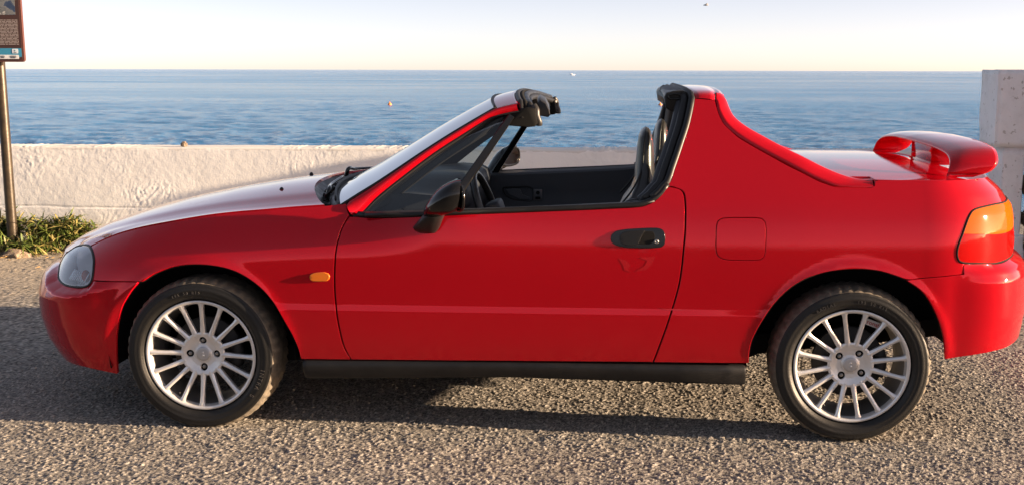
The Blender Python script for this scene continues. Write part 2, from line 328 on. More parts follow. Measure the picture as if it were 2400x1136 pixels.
def inside(poly, pts):
    x, y = pts[:, 0], pts[:, 1]; r = np.zeros(len(pts), bool); n = len(poly)
    for i in range(n):
        x1, y1 = poly[i]; x2, y2 = poly[(i + 1) % n]
        c = (y1 > y) != (y2 > y)
        if abs(y2 - y1) > 1e-12: r ^= c & (x < (x2 - x1) * (y - y1) / (y2 - y1) + x1)
    return r
def edge_dist(poly, pts):
    d = np.full(len(pts), 9.0)
    A = poly; B = np.roll(poly, -1, 0)
    for a, b in zip(A, B):
        ab = b - a; q = np.clip(((pts - a) @ ab) / (ab @ ab + 1e-12), 0, 1)
        d = np.minimum(d, np.linalg.norm(pts - (a + q[:, None] * ab), axis=1))
    return d
ROWS = np.array([.455, .4585, .461, .466, .471, .476, .481, .4835, .487])
def panelvf(outline, fn, holes=(), res=.018, off=0.0, rim=.014, corner=32, rows=None, seg=.012, bulge=0.0):
    P = catmull(outline, seg, True, corner)
    area = np.sum(P[:, 0] * np.roll(P[:, 1], -1) - P[:, 1] * np.roll(P[:, 0], -1))
    if area < 0: P = P[::-1]
    loops = [P] + [catmull(h, seg, True, corner) for h in holes]
    lo, hi = P.min(0), P.max(0)
    gx = np.arange(lo[0] + res * .5, hi[0], res); gy = np.arange(lo[1] + res * .5, hi[1], res)
    if rows is not None:
        gy = np.array(sorted(set([g for g in gy if np.abs(rows - g).min() > .004] + [r for r in rows if lo[1] < r < hi[1]])))
    G = np.array([(x, y) for y in gy for x in gx]) if len(gx) and len(gy) else np.zeros((0, 2))
    if len(G):
        ok = inside(P, G) & (edge_dist(P, G) > res * .33)
        for h in loops[1:]: ok &= ~inside(h, G); ok &= edge_dist(h, G) > res * .33
        G = G[ok]
    V2 = [Vector(p) for L in loops for p in L] + [Vector(p) for p in G]
    E = []; k = 0
    for L in loops: E += [(k + i, k + (i + 1) % len(L)) for i in range(len(L))]; k += len(L)
    ov, oe, of, iv, ie, if_ = delaunay_2d_cdt(V2, E, [], 2 if len(loops) > 1 else 1, 1e-6, True)
    Q = np.array([tuple(p) for p in ov]); back = {}
    for i, l in enumerate(iv):
        for j in l: back[j] = i
    e = 1e-3
    X = fn(Q[:, 0], Q[:, 1]); ds = fn(Q[:, 0] + e, Q[:, 1]) - fn(Q[:, 0] - e, Q[:, 1]); dw = fn(Q[:, 0], Q[:, 1] + e) - fn(Q[:, 0], Q[:, 1] - e)
    N = np.cross(ds, dw); N /= np.linalg.norm(N, axis=1, keepdims=True) + 1e-12
    ds /= 2 * e; dw /= 2 * e
    X = X + N * off
    if bulge:
        dd = edge_dist(P, Q); X = X + N * (bulge * np.clip(dd / (dd.max() + 1e-9), 0, 1) ** .6)[:, None]
    V = [tuple(p) for p in X]; NN = [tuple(p) for p in N]
    Fc = []
    cen = np.array([Q[list(f)].mean(0) for f in of]); keep = inside(P, cen)
    for h in loops[1:]: keep &= ~inside(h, cen)
    for f, kp in zip(of, keep):
        if not kp: continue
        a, b, c = [Q[i] for i in f[:3]]
        Fc.append(tuple(f) if (b[0] - a[0]) * (c[1] - a[1]) - (b[1] - a[1]) * (c[0] - a[0]) > 0 else tuple(reversed(f)))
    if rim:
        k = 0
        for li, L in enumerate(loops):
            ids = [back.get(k + i) for i in range(len(L))]; k += len(L)
            n = len(L); rows_i = [ids]
            T = np.roll(L, -1, 0) - np.roll(L, 1, 0); ob = np.stack([T[:, 1], -T[:, 0]], 1)
            ob /= np.linalg.norm(ob, axis=1, keepdims=True) + 1e-12
            ar = np.sum(L[:, 0] * np.roll(L[:, 1], -1) - L[:, 1] * np.roll(L[:, 0], -1))
            if (ar < 0) != (li > 0): ob = -ob
            if li > 0 and ar > 0: pass
            I = np.array(ids); bv = ds[I] * ob[:, :1] + dw[I] * ob[:, 1:]; bv /= np.linalg.norm(bv, axis=1, keepdims=True) + 1e-12
            nv = N[I]
            for ba, na, nb in ((.0011, -.0006, .6), (.0017, -.0022, 1.6), (.0017, -rim, 9.)):
                pts = X[I] + bv * ba + nv * na; nn = nv + bv * nb; nn /= np.linalg.norm(nn, axis=1, keepdims=True)
                s0 = len(V); V += [tuple(p) for p in pts]; NN += [tuple(p) for p in nn]; rows_i.append(list(range(s0, s0 + n)))
            fwd = (ar > 0)
            for r0, r1 in zip(rows_i[:-1], rows_i[1:]):
                for i in range(n):
                    j = (i + 1) % n
                    q = (r0[i], r1[i], r1[j], r0[j])
                    if li > 0: q = (r0[i], r1[i], r1[j], r0[j]) if not fwd else (r0[j], r1[j], r1[i], r0[i])
                    elif not fwd: q = tuple(reversed(q))
                    Fc.append(q)
    return V, Fc, NN
def panel(name, outline, fn, m, parent, side=-1, **kw):
    V, Fc, NN = panelvf(outline, fn, **kw)
    if side > 0:
        V, Fc = mirror_vf(V, Fc); NN = [(n[0], -n[1], n[2]) for n in NN]
    return mobj(name, V, Fc, m, parent, True, NN)
def panel_both(name, outline, fn, m, parent, **kw):
    V, Fc, NN = panelvf(outline, fn, **kw); k = len(V)
    V2, F2 = mirror_vf(V, Fc); N2 = [(n[0], -n[1], n[2]) for n in NN]
    return mobj(name, V + V2, Fc + [tuple(i + k for i in f) for f in F2], m, parent, True, NN + N2)
def grow(loop, d):
    L = np.asarray(loop, float); T = np.roll(L, -1, 0) - np.roll(L, 1, 0); n = np.stack([T[:, 1], -T[:, 0]], 1); n /= np.linalg.norm(n, axis=1, keepdims=True)
    ar = np.sum(L[:, 0] * np.roll(L[:, 1], -1) - L[:, 1] * np.roll(L[:, 0], -1))
    return L + n * (d if ar > 0 else -d)

# ================================================================ THE CAR
car = empty('convertible_car', (-1.289, 4.801, 0), -CAR_YAW)
tag(car, 'glossy red two-seat targa sports car with its roof off, parked by the wall', 'car')
def A(p): return np.asarray(p, float)
PI = math.pi
SC_F = UF - KF * PI / 2; SC_R = UR + KR * PI / 2

# ---- outlines
o_door = OL['door']; o_fender = OL['fender']
top_edge = [(2.5229, .9372), (2.6432, .9385), (2.75, .938), (2.95, .936), (3.10, .930), (3.25, .924)]
q1 = OL['quarter'][:29]
q1 = [(p[0] + .0068, p[1]) for p in o_door[14:29]] + [(1.7225, .9122)] + OL['quarter'][:29]
o_quarter = q1 + top_edge + [(3.25, .846), (3.12, .8440), (3.0, .8470), (2.9192, .8475)] + OL['quarter2'][2:]
head = OL['headlight']
# front bumper, near half: arch edge, bottom, centre line, top under the bonnet, round the headlight
hl_low = [head[i] for i in (14, 15, 16, 17, 18, 19, 0, 1, 2)]
hl_low = [tuple(p) for p in grow(head, .006)[[13, 14, 15, 16, 17, 18, 19, 0, 1, 2, 3]]]
o_fb = [tuple(p) for p in OL['front_bumper']] + [(-.404, .2065), (-.451, .2125), (-.52, .212), (-.60, .208), (-.75, .200), (-.95, .196), (SC_F, .195),
        (SC_F, .598), (-.95, .596), (-.80, .592), (-.70, .589)] + hl_low[::-1] + [(-.389, .5455), (-.2983, .5475)]
o_rb = [tuple(p) for p in OL['rear_bumper_arch']] + [(2.808, .3236), (2.908, .338), (3.0, .345), (3.2, .35), (SC_R, .35), (SC_R, .640), (3.2, .640), (3.05, .6405), (2.9191, .6395),
        (2.8303, .6475), (2.7715, .6510), (2.7715, .6140)] + [tuple(p) for p in OL['rear_bumper_top'][1:]]
o_door, o_fender, o_quarter = grow(o_door, -.0014), grow(o_fender, -.0014), grow(o_quarter, -.0014)
for side in (-1, 1):
    f = panel('front_fender', o_fender, S, m_red, car, side, rows=ROWS)
    d = panel('door', o_door, S, m_red, car, side, rows=ROWS)
    q = panel('rear_quarter', o_quarter, S, m_red, car, side, rows=ROWS, holes=[grow(OL['flap'], .0055)] if side < 0 else [])
    if side < 0: door_near = d; quarter_near = q; fender_near = f
    else: door_far = d
    # dark inner skins close the shut lines
    panel('inner_panel', grow(o_door, .012), S, m_dark, d, side, off=-.02, rim=0, res=.06)
    panel('inner_panel', [p for p in grow(o_quarter, .008)], S, m_dark, q, side, off=-.02, rim=0, res=.06)
    panel('inner_panel', grow(o_fender, .008), S, m_dark, f, side, off=-.02, rim=0, res=.06)
    # indicator repeater on the fender
    panel('side_indicator', OL['indicator'], S, mat('indicator_orange', (.62, .15, .008), .3, 0, 1.0, .3), f, side, off=.006, rim=.008, res=.006, bulge=.006)
    # headlight: bowl, fluted reflector, bulb, clear cover, gasket
    h = panel('headlight', head, S, m_lens, car, side, off=.002, rim=.006, res=.012, bulge=.010)
    def refl(s_, w_):
        P_ = S(s_, .60 + 0 * np.asarray(w_)); P_ = P_.copy(); P_[..., 2] = w_
        k_ = .030 + (np.asarray(w_) - .52) * .13 + .0005 * np.sin(np.asarray(s_) * 260)
        P_[..., 0] += k_ * .6; P_[..., 1] += k_ * .8
        return P_
    bowl = panel('reflector', grow(head, .003), refl, m_lensb, h, side, rim=0, res=.006)
    panel('lamp_housing', grow(head, .008), S, m_lensb, h, side, off=-.075, rim=0, res=.02)
    gpath = A([S(p[0], p[1]) for p in catmull(grow(head, .004), .012, True)])
    gv, gf = tubevf(np.vstack([gpath, gpath[:2]]), .0052, 6, up=(0, -1, 0.2))
    if side > 0: gv, gf = mirror_vf(gv, gf)
    mobj('gasket', gv, gf, m_seal, h)
    cen = S(-.452, .553) + A((.012, .018, 0))
    bv = []
    for th in np.linspace(0, PI, 9):
        bv.append([(cen[0] + .016 * math.cos(th), side * -1 * (cen[1] + .014 * math.sin(th) * math.cos(ph)), cen[2] + .024 * math.sin(th) * math.sin(ph)) for ph in np.linspace(0, 2 * PI, 12, endpoint=False)])
    gv, gf = gridvf(bv, closed_v=True)
    mobj('amber_bulb', gv, gf, m_orange, h)
    rib = []
    for k in range(9):
        s0 = -.435 - k * .0115
        pth = A([S(s0 - .012 * (1 - x), .522 + .045 * x) + A((.010, .014, 0)) for x in np.linspace(0, 1, 5)])
        rib.append(tubevf(pth, .0022, 5))
    gv, gf = merge(rib)
    if side > 0: gv, gf = mirror_vf(gv, gf)
    mobj('lens_flutes', gv, gf, m_chrome, h)
    # tail light: gasket, orange upper half, red lower half
    tl = empty('tail_light', parent=car)
    TL = [tuple(p) for p in OL['tail']]
    lim = 3.235
    up = [(lim, .748), (3.0393, .7425), (2.9446, .7442), (2.8481, .7522), (2.7650, .7570)] + [TL[i] for i in (5, 4, 3, 2)] + [(2.9257, .8440), (3.06, .8420), (lim, .840)]
    lo = [(2.7640, .7555), (2.8481, .7507), (2.9446, .7427), (3.0393, .741), (lim, .7465), (lim, .646), (3.05, .6455), (2.9191, .6450)] + [TL[i] for i in (13, 12, 11, 10, 9, 8, 7)]
    panel('orange_lens', up, S, m_orange, tl, side, off=.002, rim=.02, res=.012, bulge=.004)
    panel('red_lens', lo, S, m_redlens, tl, side, off=.002, rim=.02, res=.012, bulge=.004)
    ring = [TL[i] for i in range(12, 1, -1)] + [(2.9257, .8451), (3.06, .843), (3.24, .841), (3.24, .645), (3.05, .6445), (2.9191, .6434), (2.8303, .6512)]
    gpath = A([S(p[0], p[1]) for p in catmull(grow(ring, .001), .012, True, 40)])
    gv, gf = tubevf(np.vstack([gpath, gpath[:2]]), .0042, 6, up=(0, -1, 0.2))
    if side > 0: gv, gf = mirror_vf(gv, gf)
    mobj('gasket', gv, gf, m_dark, tl)
    gpath = A([S(p[0], p[1]) for p in [(3.215, .745), (3.12, .7440), (3.0393, .7418), (2.9446, .7436), (2.8481, .7514), (2.7660, .7562)]])
    # divider line between the lenses is the shut gap itself

# fuel flap
panel('fuel_flap', OL['flap'], S, m_red, quarter_near, off=.0005, rim=.010, res=.015)
panel('front_bumper', o_fb, SB, m_red, car, -1, res=.016) if False else None
fb = panel_both('front_bumper', o_fb, SB, m_red, car, res=.008, seg=.008)
panel_both('air_intake', [(-.82, .27), (-.82, .35), (SC_F, .36), (SC_F, .265)], SB, m_dark, fb, off=.003, rim=.004, res=.03)
rb = panel_both('rear_bumper', o_rb, SB, m_red, car, res=.016)
boot_rear = [(3.256, .924), (3.256, .648), (SC_R, .648), (SC_R, .922)]
tr = panel_both('boot_rear_panel', boot_rear, S, m_red, car, res=.02)
panel_both('number_plate', [(3.34, .69), (SC_R, .69), (SC_R, .78), (3.34, .78)], S, mat('plate_white', (.7, .7, .68), .4), tr, off=.004, rim=.003, res=.05)

# ---- bonnet: near edge, centre line, mirrored
hedge = A([S(p[0], p[1]) for p in OL['hood_edge'][:11]])
hedge = catmull(hedge, 4)
hn = len(hedge)
cu = [-.775, -.72, -.62, -.47, -.30, -.10, .10, .27]; cw = [.602, .640, .684, .728, .770, .808, .838, .858]
rows_ = []
for i, e in enumerate(hedge):
    a = i / (hn - 1)
    cuu = np.interp(e[0], [hedge[0][0], hedge[-1][0]], [cu[0], cu[-1]]); c = A((cuu, 0, np.interp(cuu, cu, cw)))
    row = []
    for tt in list(np.linspace(0, .2, 5)) + list(np.linspace(.25, 1, 16)):
        k = 1 - (1 - tt) ** 2.1
        p = A((e[0] + (c[0] - e[0]) * (1 - (1 - tt) ** 2), e[1] * (1 - tt), e[2] + (c[2] - e[2]) * k))
        ridge = .0055 / (1 + math.exp(-(tt - .24) / .018)) * min(1, max(0, (a - .12) / .25))
        p[2] += ridge + .003 - .003 * min(1, tt / .05)
        row.append(p)
    rows_.append(row)
Hn = A(rows_)                                   # (along, across)
fe = A([S(a_, b_) for a_, b_ in catmull([(-.514, .652), (-.56, .6505), (-.60, .643), (-.635, .630), (-.662, .612), (-.70, .600), (-.80, .601), (-.95, .604), (SC_F, .606)], 6)])
for j in range(Hn.shape[1]):
    tgt = A([np.interp(Hn[0, j, 1], fe[:, 1], fe[:, k]) for k in range(3)]); dlt = tgt - Hn[0, j]
    for i in range(Hn.shape[0]):
        a_ = i / (hn - 1); Hn[i, j] += dlt * max(0, 1 - a_ / .45) ** 2
Hfull = np.concatenate([Hn, (Hn * A((1, -1, 1)))[:, -2::-1]], 1)
# rolled border
def border(Gr, d=.012):
    G2 = np.concatenate([Gr[:1] + A((0, 0, -d)), Gr, Gr[-1:] + A((.002, 0, -d))], 0)
    l = G2[:, :1] + A((0, 0, -d)); r = G2[:, -1:] + A((0, 0, -d))
    return np.concatenate([l, G2, r], 1)
gv, gf = gridvf(border(Hfull), flip=True)
hood = sharp(mobj('bonnet', gv, gf, m_red, car), 50)
for sgn, uu in ((-1, .176), (1, .098)):
    wv_ = .842 if sgn < 0 else .838
    pr = [(.0095, 0), (.0095, .006), (.006, .012), (.002, .015)]
    rg = [[(uu + r * math.cos(a), sgn * .35 + r * math.sin(a), wv_ - .006 + y) for a in np.linspace(0, 2 * PI, 10, endpoint=False)] for r, y in pr]
    gv, gf = loftvf(rg); mobj('washer_nozzle', gv, gf, m_black, hood)

# ---- screen, header, pillars
AU = A([[.534, -.73, .838], [.586, -.718, .871], [.641, -.705, .905], [.716, -.686, .955], [.794, -.666, 1.008], [.897, -.641, 1.075], [1.0, -.617, 1.137], [1.073, -.601, 1.179], [1.117, -.596, 1.191], [1.155, -.593, 1.199]])
AL = A([[.566, -.765, .7925], [.590, -.750, .798], [.604, -.742, .809], [.632, -.729, .841], [.669, -.717, .875], [.745, -.693, .936], [.846, -.664, 1.013], [.949, -.638, 1.08], [1.053, -.615, 1.143], [1.119, -.608, 1.162], [1.158, -.605, 1.169]])
def screen_grid(pts, bu, bw, drop=0.0, m=28):
    out = []
    for i, p in enumerate(pts):
        a = i / max(1, len(pts) - 1)
        row = []
        for tt in np.linspace(-1, 1, m):
            k = 1 - abs(tt) ** 2.2
            row.append((p[0] - (bu[0] + (bu[1] - bu[0]) * a) * k, tt * abs(p[1]), p[2] + (bw[0] + (bw[1] - bw[0]) * a) * k - drop))
        out.append(row)
    return A(out)
base = A([[.512, -.735, .824]])
glass_edge = catmull(np.vstack([base, AU[:8]]), 4)
ws = screen_grid(glass_edge, (.135, .062), (.030, .034))
gv, gf = gridvf(ws); screen = mobj('windscreen', gv, gf, m_glass, car)
# ceramic / rubber edge of the screen
for edge, nm in ((ws[:, 0], 'screen_seal'), (ws[:, -1], 'screen_seal'), (ws[-1], 'screen_seal'), (ws[0], 'screen_seal')):
    gv, gf = tubevf(edge, .006, 6); mobj(nm, gv, gf, m_seal, screen)
hd_edge = catmull(AU[7:], 4)
hg = screen_grid(hd_edge, (.062, .055), (.034, .036))
hg = np.concatenate([hg[:1] + A((-.002, 0, -.012)), hg, hg[-1:] + A((.004, 0, -.016))], 0)
gv, gf = gridvf(hg); header = mobj('windscreen_header', gv, gf, m_red, car)
for side in (-1, 1):
    upc = catmull(AU, 5); loc_ = catmull(AL, 5)
    n = 50
    def resamp(c, n):
        d = np.r_[0, np.cumsum(np.linalg.norm(np.diff(c, axis=0), axis=1))]; x = np.linspace(0, d[-1], n)
        return np.stack([np.interp(x, d, c[:, k]) for k in range(3)], 1)
    upc = resamp(upc, n); loc_ = resamp(loc_, n)
    upc[0] = (.540, -.742, .832); upc[1:6] += A((.0, -.004, 0)) * np.linspace(1, 0, 5)[:, None]
    nrm = A((-.25, -.93, .32)); nrm /= np.linalg.norm(nrm)
    cols = []
    for k, (x, b) in enumerate(((0, -.022), (0, -.006), (.08, .003), (.25, .010), (.5, .014), (.75, .011), (.92, .004), (1, -.006), (1, -.022))):
        cols.append(upc * (1 - x) + loc_ * x + nrm * b)
    G_ = np.stack(cols, 1)
    gv, gf = gridvf(G_)
    if side > 0: gv, gf = mirror_vf(gv, gf)
    ap = mobj('windscreen_pillar', gv, gf, m_red, car)
    # black weather strip and inner pillar lining below it
    dn = A((.030, .004, -.034)) 
    k2 = np.clip(np.linspace(0, 1, n) * 6, 0, 1)[:, None] * np.clip((1.02 - np.linspace(0, 1, n)) * 4, .25, 1)[:, None]
    st = [loc_ + A((-.002, .004, .006)), loc_ + A((.004, -.002, -.004)), loc_ + dn * .45 * k2 + A((0, .004, 0)), loc_ + dn * .5 * k2 + A((0, .014, 0)), loc_ + dn * .95 * k2 + A((0, .012, 0)), loc_ + dn * 1.05 * k2 + A((0, .05, 0)), loc_ + A((-.02, .07, .02))]
    gv, gf = gridvf(np.stack(st, 1), closed_v=True)
    if side > 0: gv, gf = mirror_vf(gv, gf)
    sharp(mobj('weather_strip', gv, gf, m_seal, ap), 40)
    # window post and small fixed pane
    pa = A((.897, -.752, .800)); pb = A((1.133, -.612, 1.150))
    dpost = (pb - pa) / np.linalg.norm(pb - pa); sidev = A((dpost[2], 0, -dpost[0])); sidev /= np.linalg.norm(sidev); nn_ = np.cross(dpost, sidev)
    rg = []
    for q_ in np.linspace(0, 1, 6):
        c = pa + (pb - pa) * q_; wd = .0165 - .004 * q_
        rg.append([c + sidev * wd * x + nn_ * .011 * y for x, y in ((-1, -.6), (-.7, -1), (.75, -1), (1, -.7), (1, .7), (.7, 1), (-.7, 1), (-1, .6))])
    gv, gf = loftvf(rg)
    if side > 0: gv, gf = mirror_vf(gv, gf)
    post = sharp(mobj('window_post', gv, gf, m_gloss, car), 40)
    pane = [(.60, -.745, .796), (.66, -.72, .86), (.80, -.675, .965), (.95, -.64, 1.065), (1.07, -.62, 1.12), (1.12, -.618, 1.135), (.897, -.745, .802)]
    if side > 0: gv, gf = mirror_vf(pane, [tuple(range(7))])
    else: gv, gf = pane, [tuple(range(7))]
    mobj('quarter_pane', gv, gf, m_glass, post, smooth=False)
    # belt moulding along the door top, running up the targa hoop as the door seal
    bpts = [tuple(p) for p in o_door[-16:]][::-1]      # front -> rear along the belt
    bp = A([S(p[0], p[1]) for p in catmull(bpts, .03)])
    bw_ = bp + A((0, .012, .010))
    gv, gf = tubevf(bw_, 1, 8, sq=(.013, .0115))
    if side > 0: gv, gf = mirror_vf(gv, gf)
    mobj('belt_moulding', gv, gf, m_black, door_near if side < 0 else door_far)
    qf = [tuple(p) for p in OL['quarter'][:9]]
    pre = [(1.660, .872), (1.685, .893)]
    outer = A([S(p[0] - .010, p[1]) + A((0, .008, 0)) for p in catmull(pre + qf, .03)])
    arch = A([[1.792, -.585, 1.232], [1.780, -.53, 1.242], [1.770, -.42, 1.248], [1.758, -.2, 1.253], [1.755, 0, 1.254]])
    outer = np.vstack([outer, catmull(np.vstack([outer[-1:], arch]), 4)[1:]])
    gv, gf = tubevf(outer, 1, 8, up=(0, -1, .2), sq=(.013, .012))
    inner = outer + A((-.026, .018, -.008))
    v2, f2 = tubevf(inner, 1, 8, up=(0, -1, .2), sq=(.016, .014))
    inner2 = outer + A((-.040, .050, -.018))
    v3, f3 = tubevf(inner2, 1, 8, up=(0, -1, .2), sq=(.020, .022))
    for (a_, b_), nm in (((gv, gf), 'hoop_seal'), ((v2, f2), 'hoop_seal'), ((v3, f3), 'hoop_lining')):
        if side > 0: a_, b_ = mirror_vf(a_, b_)
        mobj(nm, a_, b_, m_seal if nm == 'hoop_seal' else m_trim, car)

# ---- targa hoop roof, rear window frame and flying buttresses
fr = catmull(A([[1.8057, -.622, 1.2165], [1.803, -.607, 1.229], [1.797, -.575, 1.2375], [1.785, -.45, 1.2465], [1.775, -.2, 1.2525], [1.772, 0, 1.254]]), 5)
rr_ = catmull(A([[1.8765, -.626, 1.2115], [1.879, -.611, 1.226], [1.881, -.578, 1.2375], [1.884, -.45, 1.247], [1.886, -.2, 1.253], [1.886, 0, 1.2545]]), 5)
full = lambda c: np.vstack([c, (c * A((1, -1, 1)))[-2::-1]])
fr, rr_ = full(fr), full(rr_)
mid = (fr + rr_) / 2 + A((0, 0, .0035))
gl = np.stack([fr + A((.004, 0, -.016)), fr, fr * .75 + rr_ * .25 + A((0, 0, .0026)), mid, fr * .25 + rr_ * .75 + A((0, 0, .0026)), rr_, rr_ + A((-.002, 0, -.016))], 1)
gv, gf = gridvf(gl, flip=True); roof = mobj('targa_hoop', gv, gf, m_red, car)
BL = A([[1.879, -.627, 1.209], [1.882, -.63, 1.204], [1.885, -.639, 1.189], [1.89, -.65, 1.171], [1.911, -.674, 1.129], [1.96, -.698, 1.084], [2.035, -.721, 1.04], [2.134, -.747, .988], [2.181, -.759, .963], [2.232, -.769, .939], [2.292, -.778, .918], [2.331, -.778, .9165], [2.424, -.776, .9165]])
BU = A([[1.886, -.577, 1.239], [1.904, -.58, 1.233], [1.921, -.589, 1.214], [1.934, -.60, 1.183], [1.95, -.624, 1.153], [1.99, -.648, 1.12], [2.065, -.671, 1.078], [2.139, -.697, 1.039], [2.19, -.709, 1.015], [2.265, -.719, .978], [2.34, -.728, .949], [2.391, -.728, .938], [2.431, -.726, .9375]])
BL[:, 0] += .004; BL[:, 2] += .001
BLc, BUc = catmull(BL, 4), catmull(BU, 4)
for side in (-1, 1):
    tang = np.gradient(BUc, axis=0); out_n = np.cross(tang, BUc - BLc); out_n /= np.linalg.norm(out_n, axis=1, keepdims=True)
    out_n *= np.sign(-out_n[:, 1:2])
    inn = BUc + A((0, .022, -.006)); inn2 = BUc + A((0, .036, -.030)); inn3 = inn2.copy(); inn3[:, 2] = np.minimum(inn2[:, 2] - .004, .925)
    cols = [BLc - out_n * .014, BLc, BLc * .8 + BUc * .2 + out_n * .004, BLc * .45 + BUc * .55 + out_n * .006, BLc * .15 + BUc * .85 + out_n * .005, BUc, BUc + A((0, .010, .0005)), inn, inn2, inn3]
    gv, gf = gridvf(np.stack(cols, 1))
    if side > 0: gv, gf = mirror_vf(gv, gf)
    mobj('flying_buttress', gv, gf, m_red, car)
    # shut line behind the buttress
    gv, gf = tubevf(np.vstack([BLc + A((0, .012, -.001))]), .006, 6)
    if side > 0: gv, gf = mirror_vf(gv, gf)
    mobj('shut_line', gv, gf, m_dark, car)
b0 = full(catmull(A([[1.888, -.575, 1.2375], [1.890, -.45, 1.2465], [1.892, -.2, 1.2520], [1.892, 0, 1.2535]]), 5))
fall = [(0, -.016), (0, 0), (.012, -.001), (.022, -.006), (.030, -.016), (.036, -.034), (.028, -.05)]
gv, gf = gridvf(np.stack([b0 + A((x, 0, z)) for x, z in fall], 1), flip=True); rwf = mobj('rear_window_frame', gv, gf, m_red, car)
rwg = []
for z in np.linspace(1.205, .925, 6):
    k = (1.205 - z) / .28
    rwg.append([(1.915 + .02 * k - .03 * (abs(y)) ** 2, y * (.555 + .07 * k), z) for y in np.linspace(-1, 1, 15)])
gv, gf = gridvf(rwg); mobj('rear_window', gv, gf, m_glass, rwf)

# ---- boot lid: flat deck behind the hoop
dk = [S(s_, w_) for s_, w_ in [(2.37, .936), (2.4365, .9365)] + top_edge + [(3.33, .923), (3.41, .922), (SC_R, .922)]]
near_edge = [(p[0], p[1] + .004) for p in dk]
near_edge[0] = (near_edge[0][0], -.700); near_edge[1] = (near_edge[1][0], -.712)
near_edge = [(1.935, -.585), (1.99, -.615), (2.14, -.662), (2.27, -.686), (2.37, -.692), (2.432, -.694), (2.438, -.757)] + [(p[0] - .003, p[1]) for p in near_edge[2:]]
o_deck = near_edge + [(p[0], -p[1]) for p in near_edge[-2::-1]]
def deck(u, v):
    u = np.asarray(u, float); v = np.asarray(v, float)
    ue = np.interp(np.abs(v), [0, .30, .45, .55, .62, .68, .72, .76, .78], [2.952, 2.948, 2.92, 2.88, 2.84, 2.79, 2.74, 2.60, 2.42])
    ve = np.interp(u, [1.9, 2.42, 2.60, 2.74, 2.79, 2.84, 2.88, 2.92, 2.952], [.77, .767, .757, .715, .68, .62, .55, .45, .2])
    k = 1 - np.clip(np.abs(v) / ve, 0, 1.05) ** 2.2
    d2 = np.clip(ue - u, 0, 1)
    rise = .026 * np.clip(k, -.1, 1) * sm(d2 / .28 + .08)
    return np.stack([u, v, .9385 + rise - .014 * sm((u - 2.62) / .34)], -1)
dkp = panel('boot_lid', o_deck, deck, m_red, car, -1, res=.03, corner=40)

# ---- rear wing
Fp = A([[2.722, -.618, .936], [2.730, -.614, .962], [2.737, -.600, .987], [2.744, -.548, 1.008], [2.743, -.45, 1.022], [2.733, -.25, 1.034], [2.725, 0, 1.039]])
Rp = A([[2.828, -.600, .937], [2.884, -.612, .960], [2.906, -.609, .988], [2.914, -.565, 1.026], [2.920, -.45, 1.045], [2.928, -.25, 1.053], [2.93, 0, 1.056]])
Fc_, Rc_ = full(catmull(Fp, 5)), full(catmull(Rp, 5))
Tn = np.gradient((Fc_ + Rc_) / 2, axis=0); rings = []
for i in range(len(Fc_)):
    ch = Rc_[i] - Fc_[i]; n_ = np.cross(Tn[i], ch); n_ /= np.linalg.norm(n_)
    if n_[2] < -.2 or (abs(n_[2]) < .3 and n_[1] * Fc_[i][1] < 0): n_ = -n_
    ring = []
    for x, y in ((0, 0), (.02, .006), (.08, .010), (.25, .0145), (.5, .0135), (.75, .009), (.93, .004), (1, 0), (.97, -.004), (.75, -.005), (.4, -.004), (.12, -.006), (.03, -.005)):
        ring.append(Fc_[i] + ch * x + n_ * y * (.55 + .45 * sm((Fc_[i][2] - .95) / .08)))
    rings.append(ring)
gv, gf = loftvf(rings); wing = mobj('rear_wing', gv, gf, m_red, car)
V_, F_ = merge([boxvf((2.835, -.01, .992), (.050, .160, .046), .008), boxvf((2.835, -.01, .950), (.054, .170, .006), .003)])
sharp(mobj('brake_light_pod', V_, F_, m_red, wing), 40)
V_, F_ = boxvf((2.897, 0, 1.0), (.004, .13, .014), .002); mobj('high_brake_light', V_, F_, m_redlens, wing)

# ---- sills, floor, wells
for side in (-1, 1):
    rg = []
    us = [.382, .388, .40, .60, .81, 1.15, 1.48, 1.75, 1.985, 1.994]
    bot = [.215, .200, .194, .199, .204, .213, .208, .204, .200, .204]
    for k, (uu, bb) in enumerate(zip(us, bot)):
        e_ = .004 if k in (0, len(us) - 1) else 0
        tp = .2705 + .008 * min(1, (uu - .38) / .7) - e_
        rg.append([(uu, y, z) for y, z in ((-.60, tp), (-.825, tp), (-.8365 + e_, tp - .004), (-.842 + e_, tp - .016), (-.840 + e_, (tp + bb) / 2), (-.832 + e_, bb + .012), (-.824, bb + .003), (-.812, bb), (-.60, bb + .004))])
    gv, gf = loftvf(rg)
    if side > 0: gv, gf = mirror_vf(gv, gf)
    sharp(mobj('sill_skirt', gv, gf, m_black, car), 50)
under = [(-.62, .215), (-.33, .20), (-.30, .45), (.30, .45), (.36, .21), (1.95, .215), (2.02, .45), (2.62, .46), (2.72, .33), (2.95, .36), (2.99, .40), (2.99, .62), (-.66, .58)]
V_ = [(u_, y, w_) for y in (-.60, .60) for u_, w_ in under[:11]]
V_, F_ = loftvf([[(u_, y, w_) for u_, w_ in [(-.62, .215), (-.36, .205), (.40, .205), (.40, .26), (-.62, .30)]] for y in (-.60, .60)])
V2, F2 = loftvf([[(u_, y, w_) for u_, w_ in [(.40, .215), (1.98, .222), (2.06, .26), (2.70, .36), (2.95, .40), (2.95, .43), (2.0, .33), (.40, .28)]] for y in (-.60, .60)])
V3, F3 = boxvf((.9, 0, .55), (.45, .70, .24)); 
V4, F4 = loftvf([[(2.30 + .14 * math.cos(q_), y, .285 + .07 * math.sin(q_)) for q_ in np.linspace(0, 2 * PI, 12, endpoint=False)] for y in (-.42, .42)])
axle = [tubevf([(uu, -.7, .278), (uu, .7, .278)], .03, 8) for uu in (0, 2.37)]
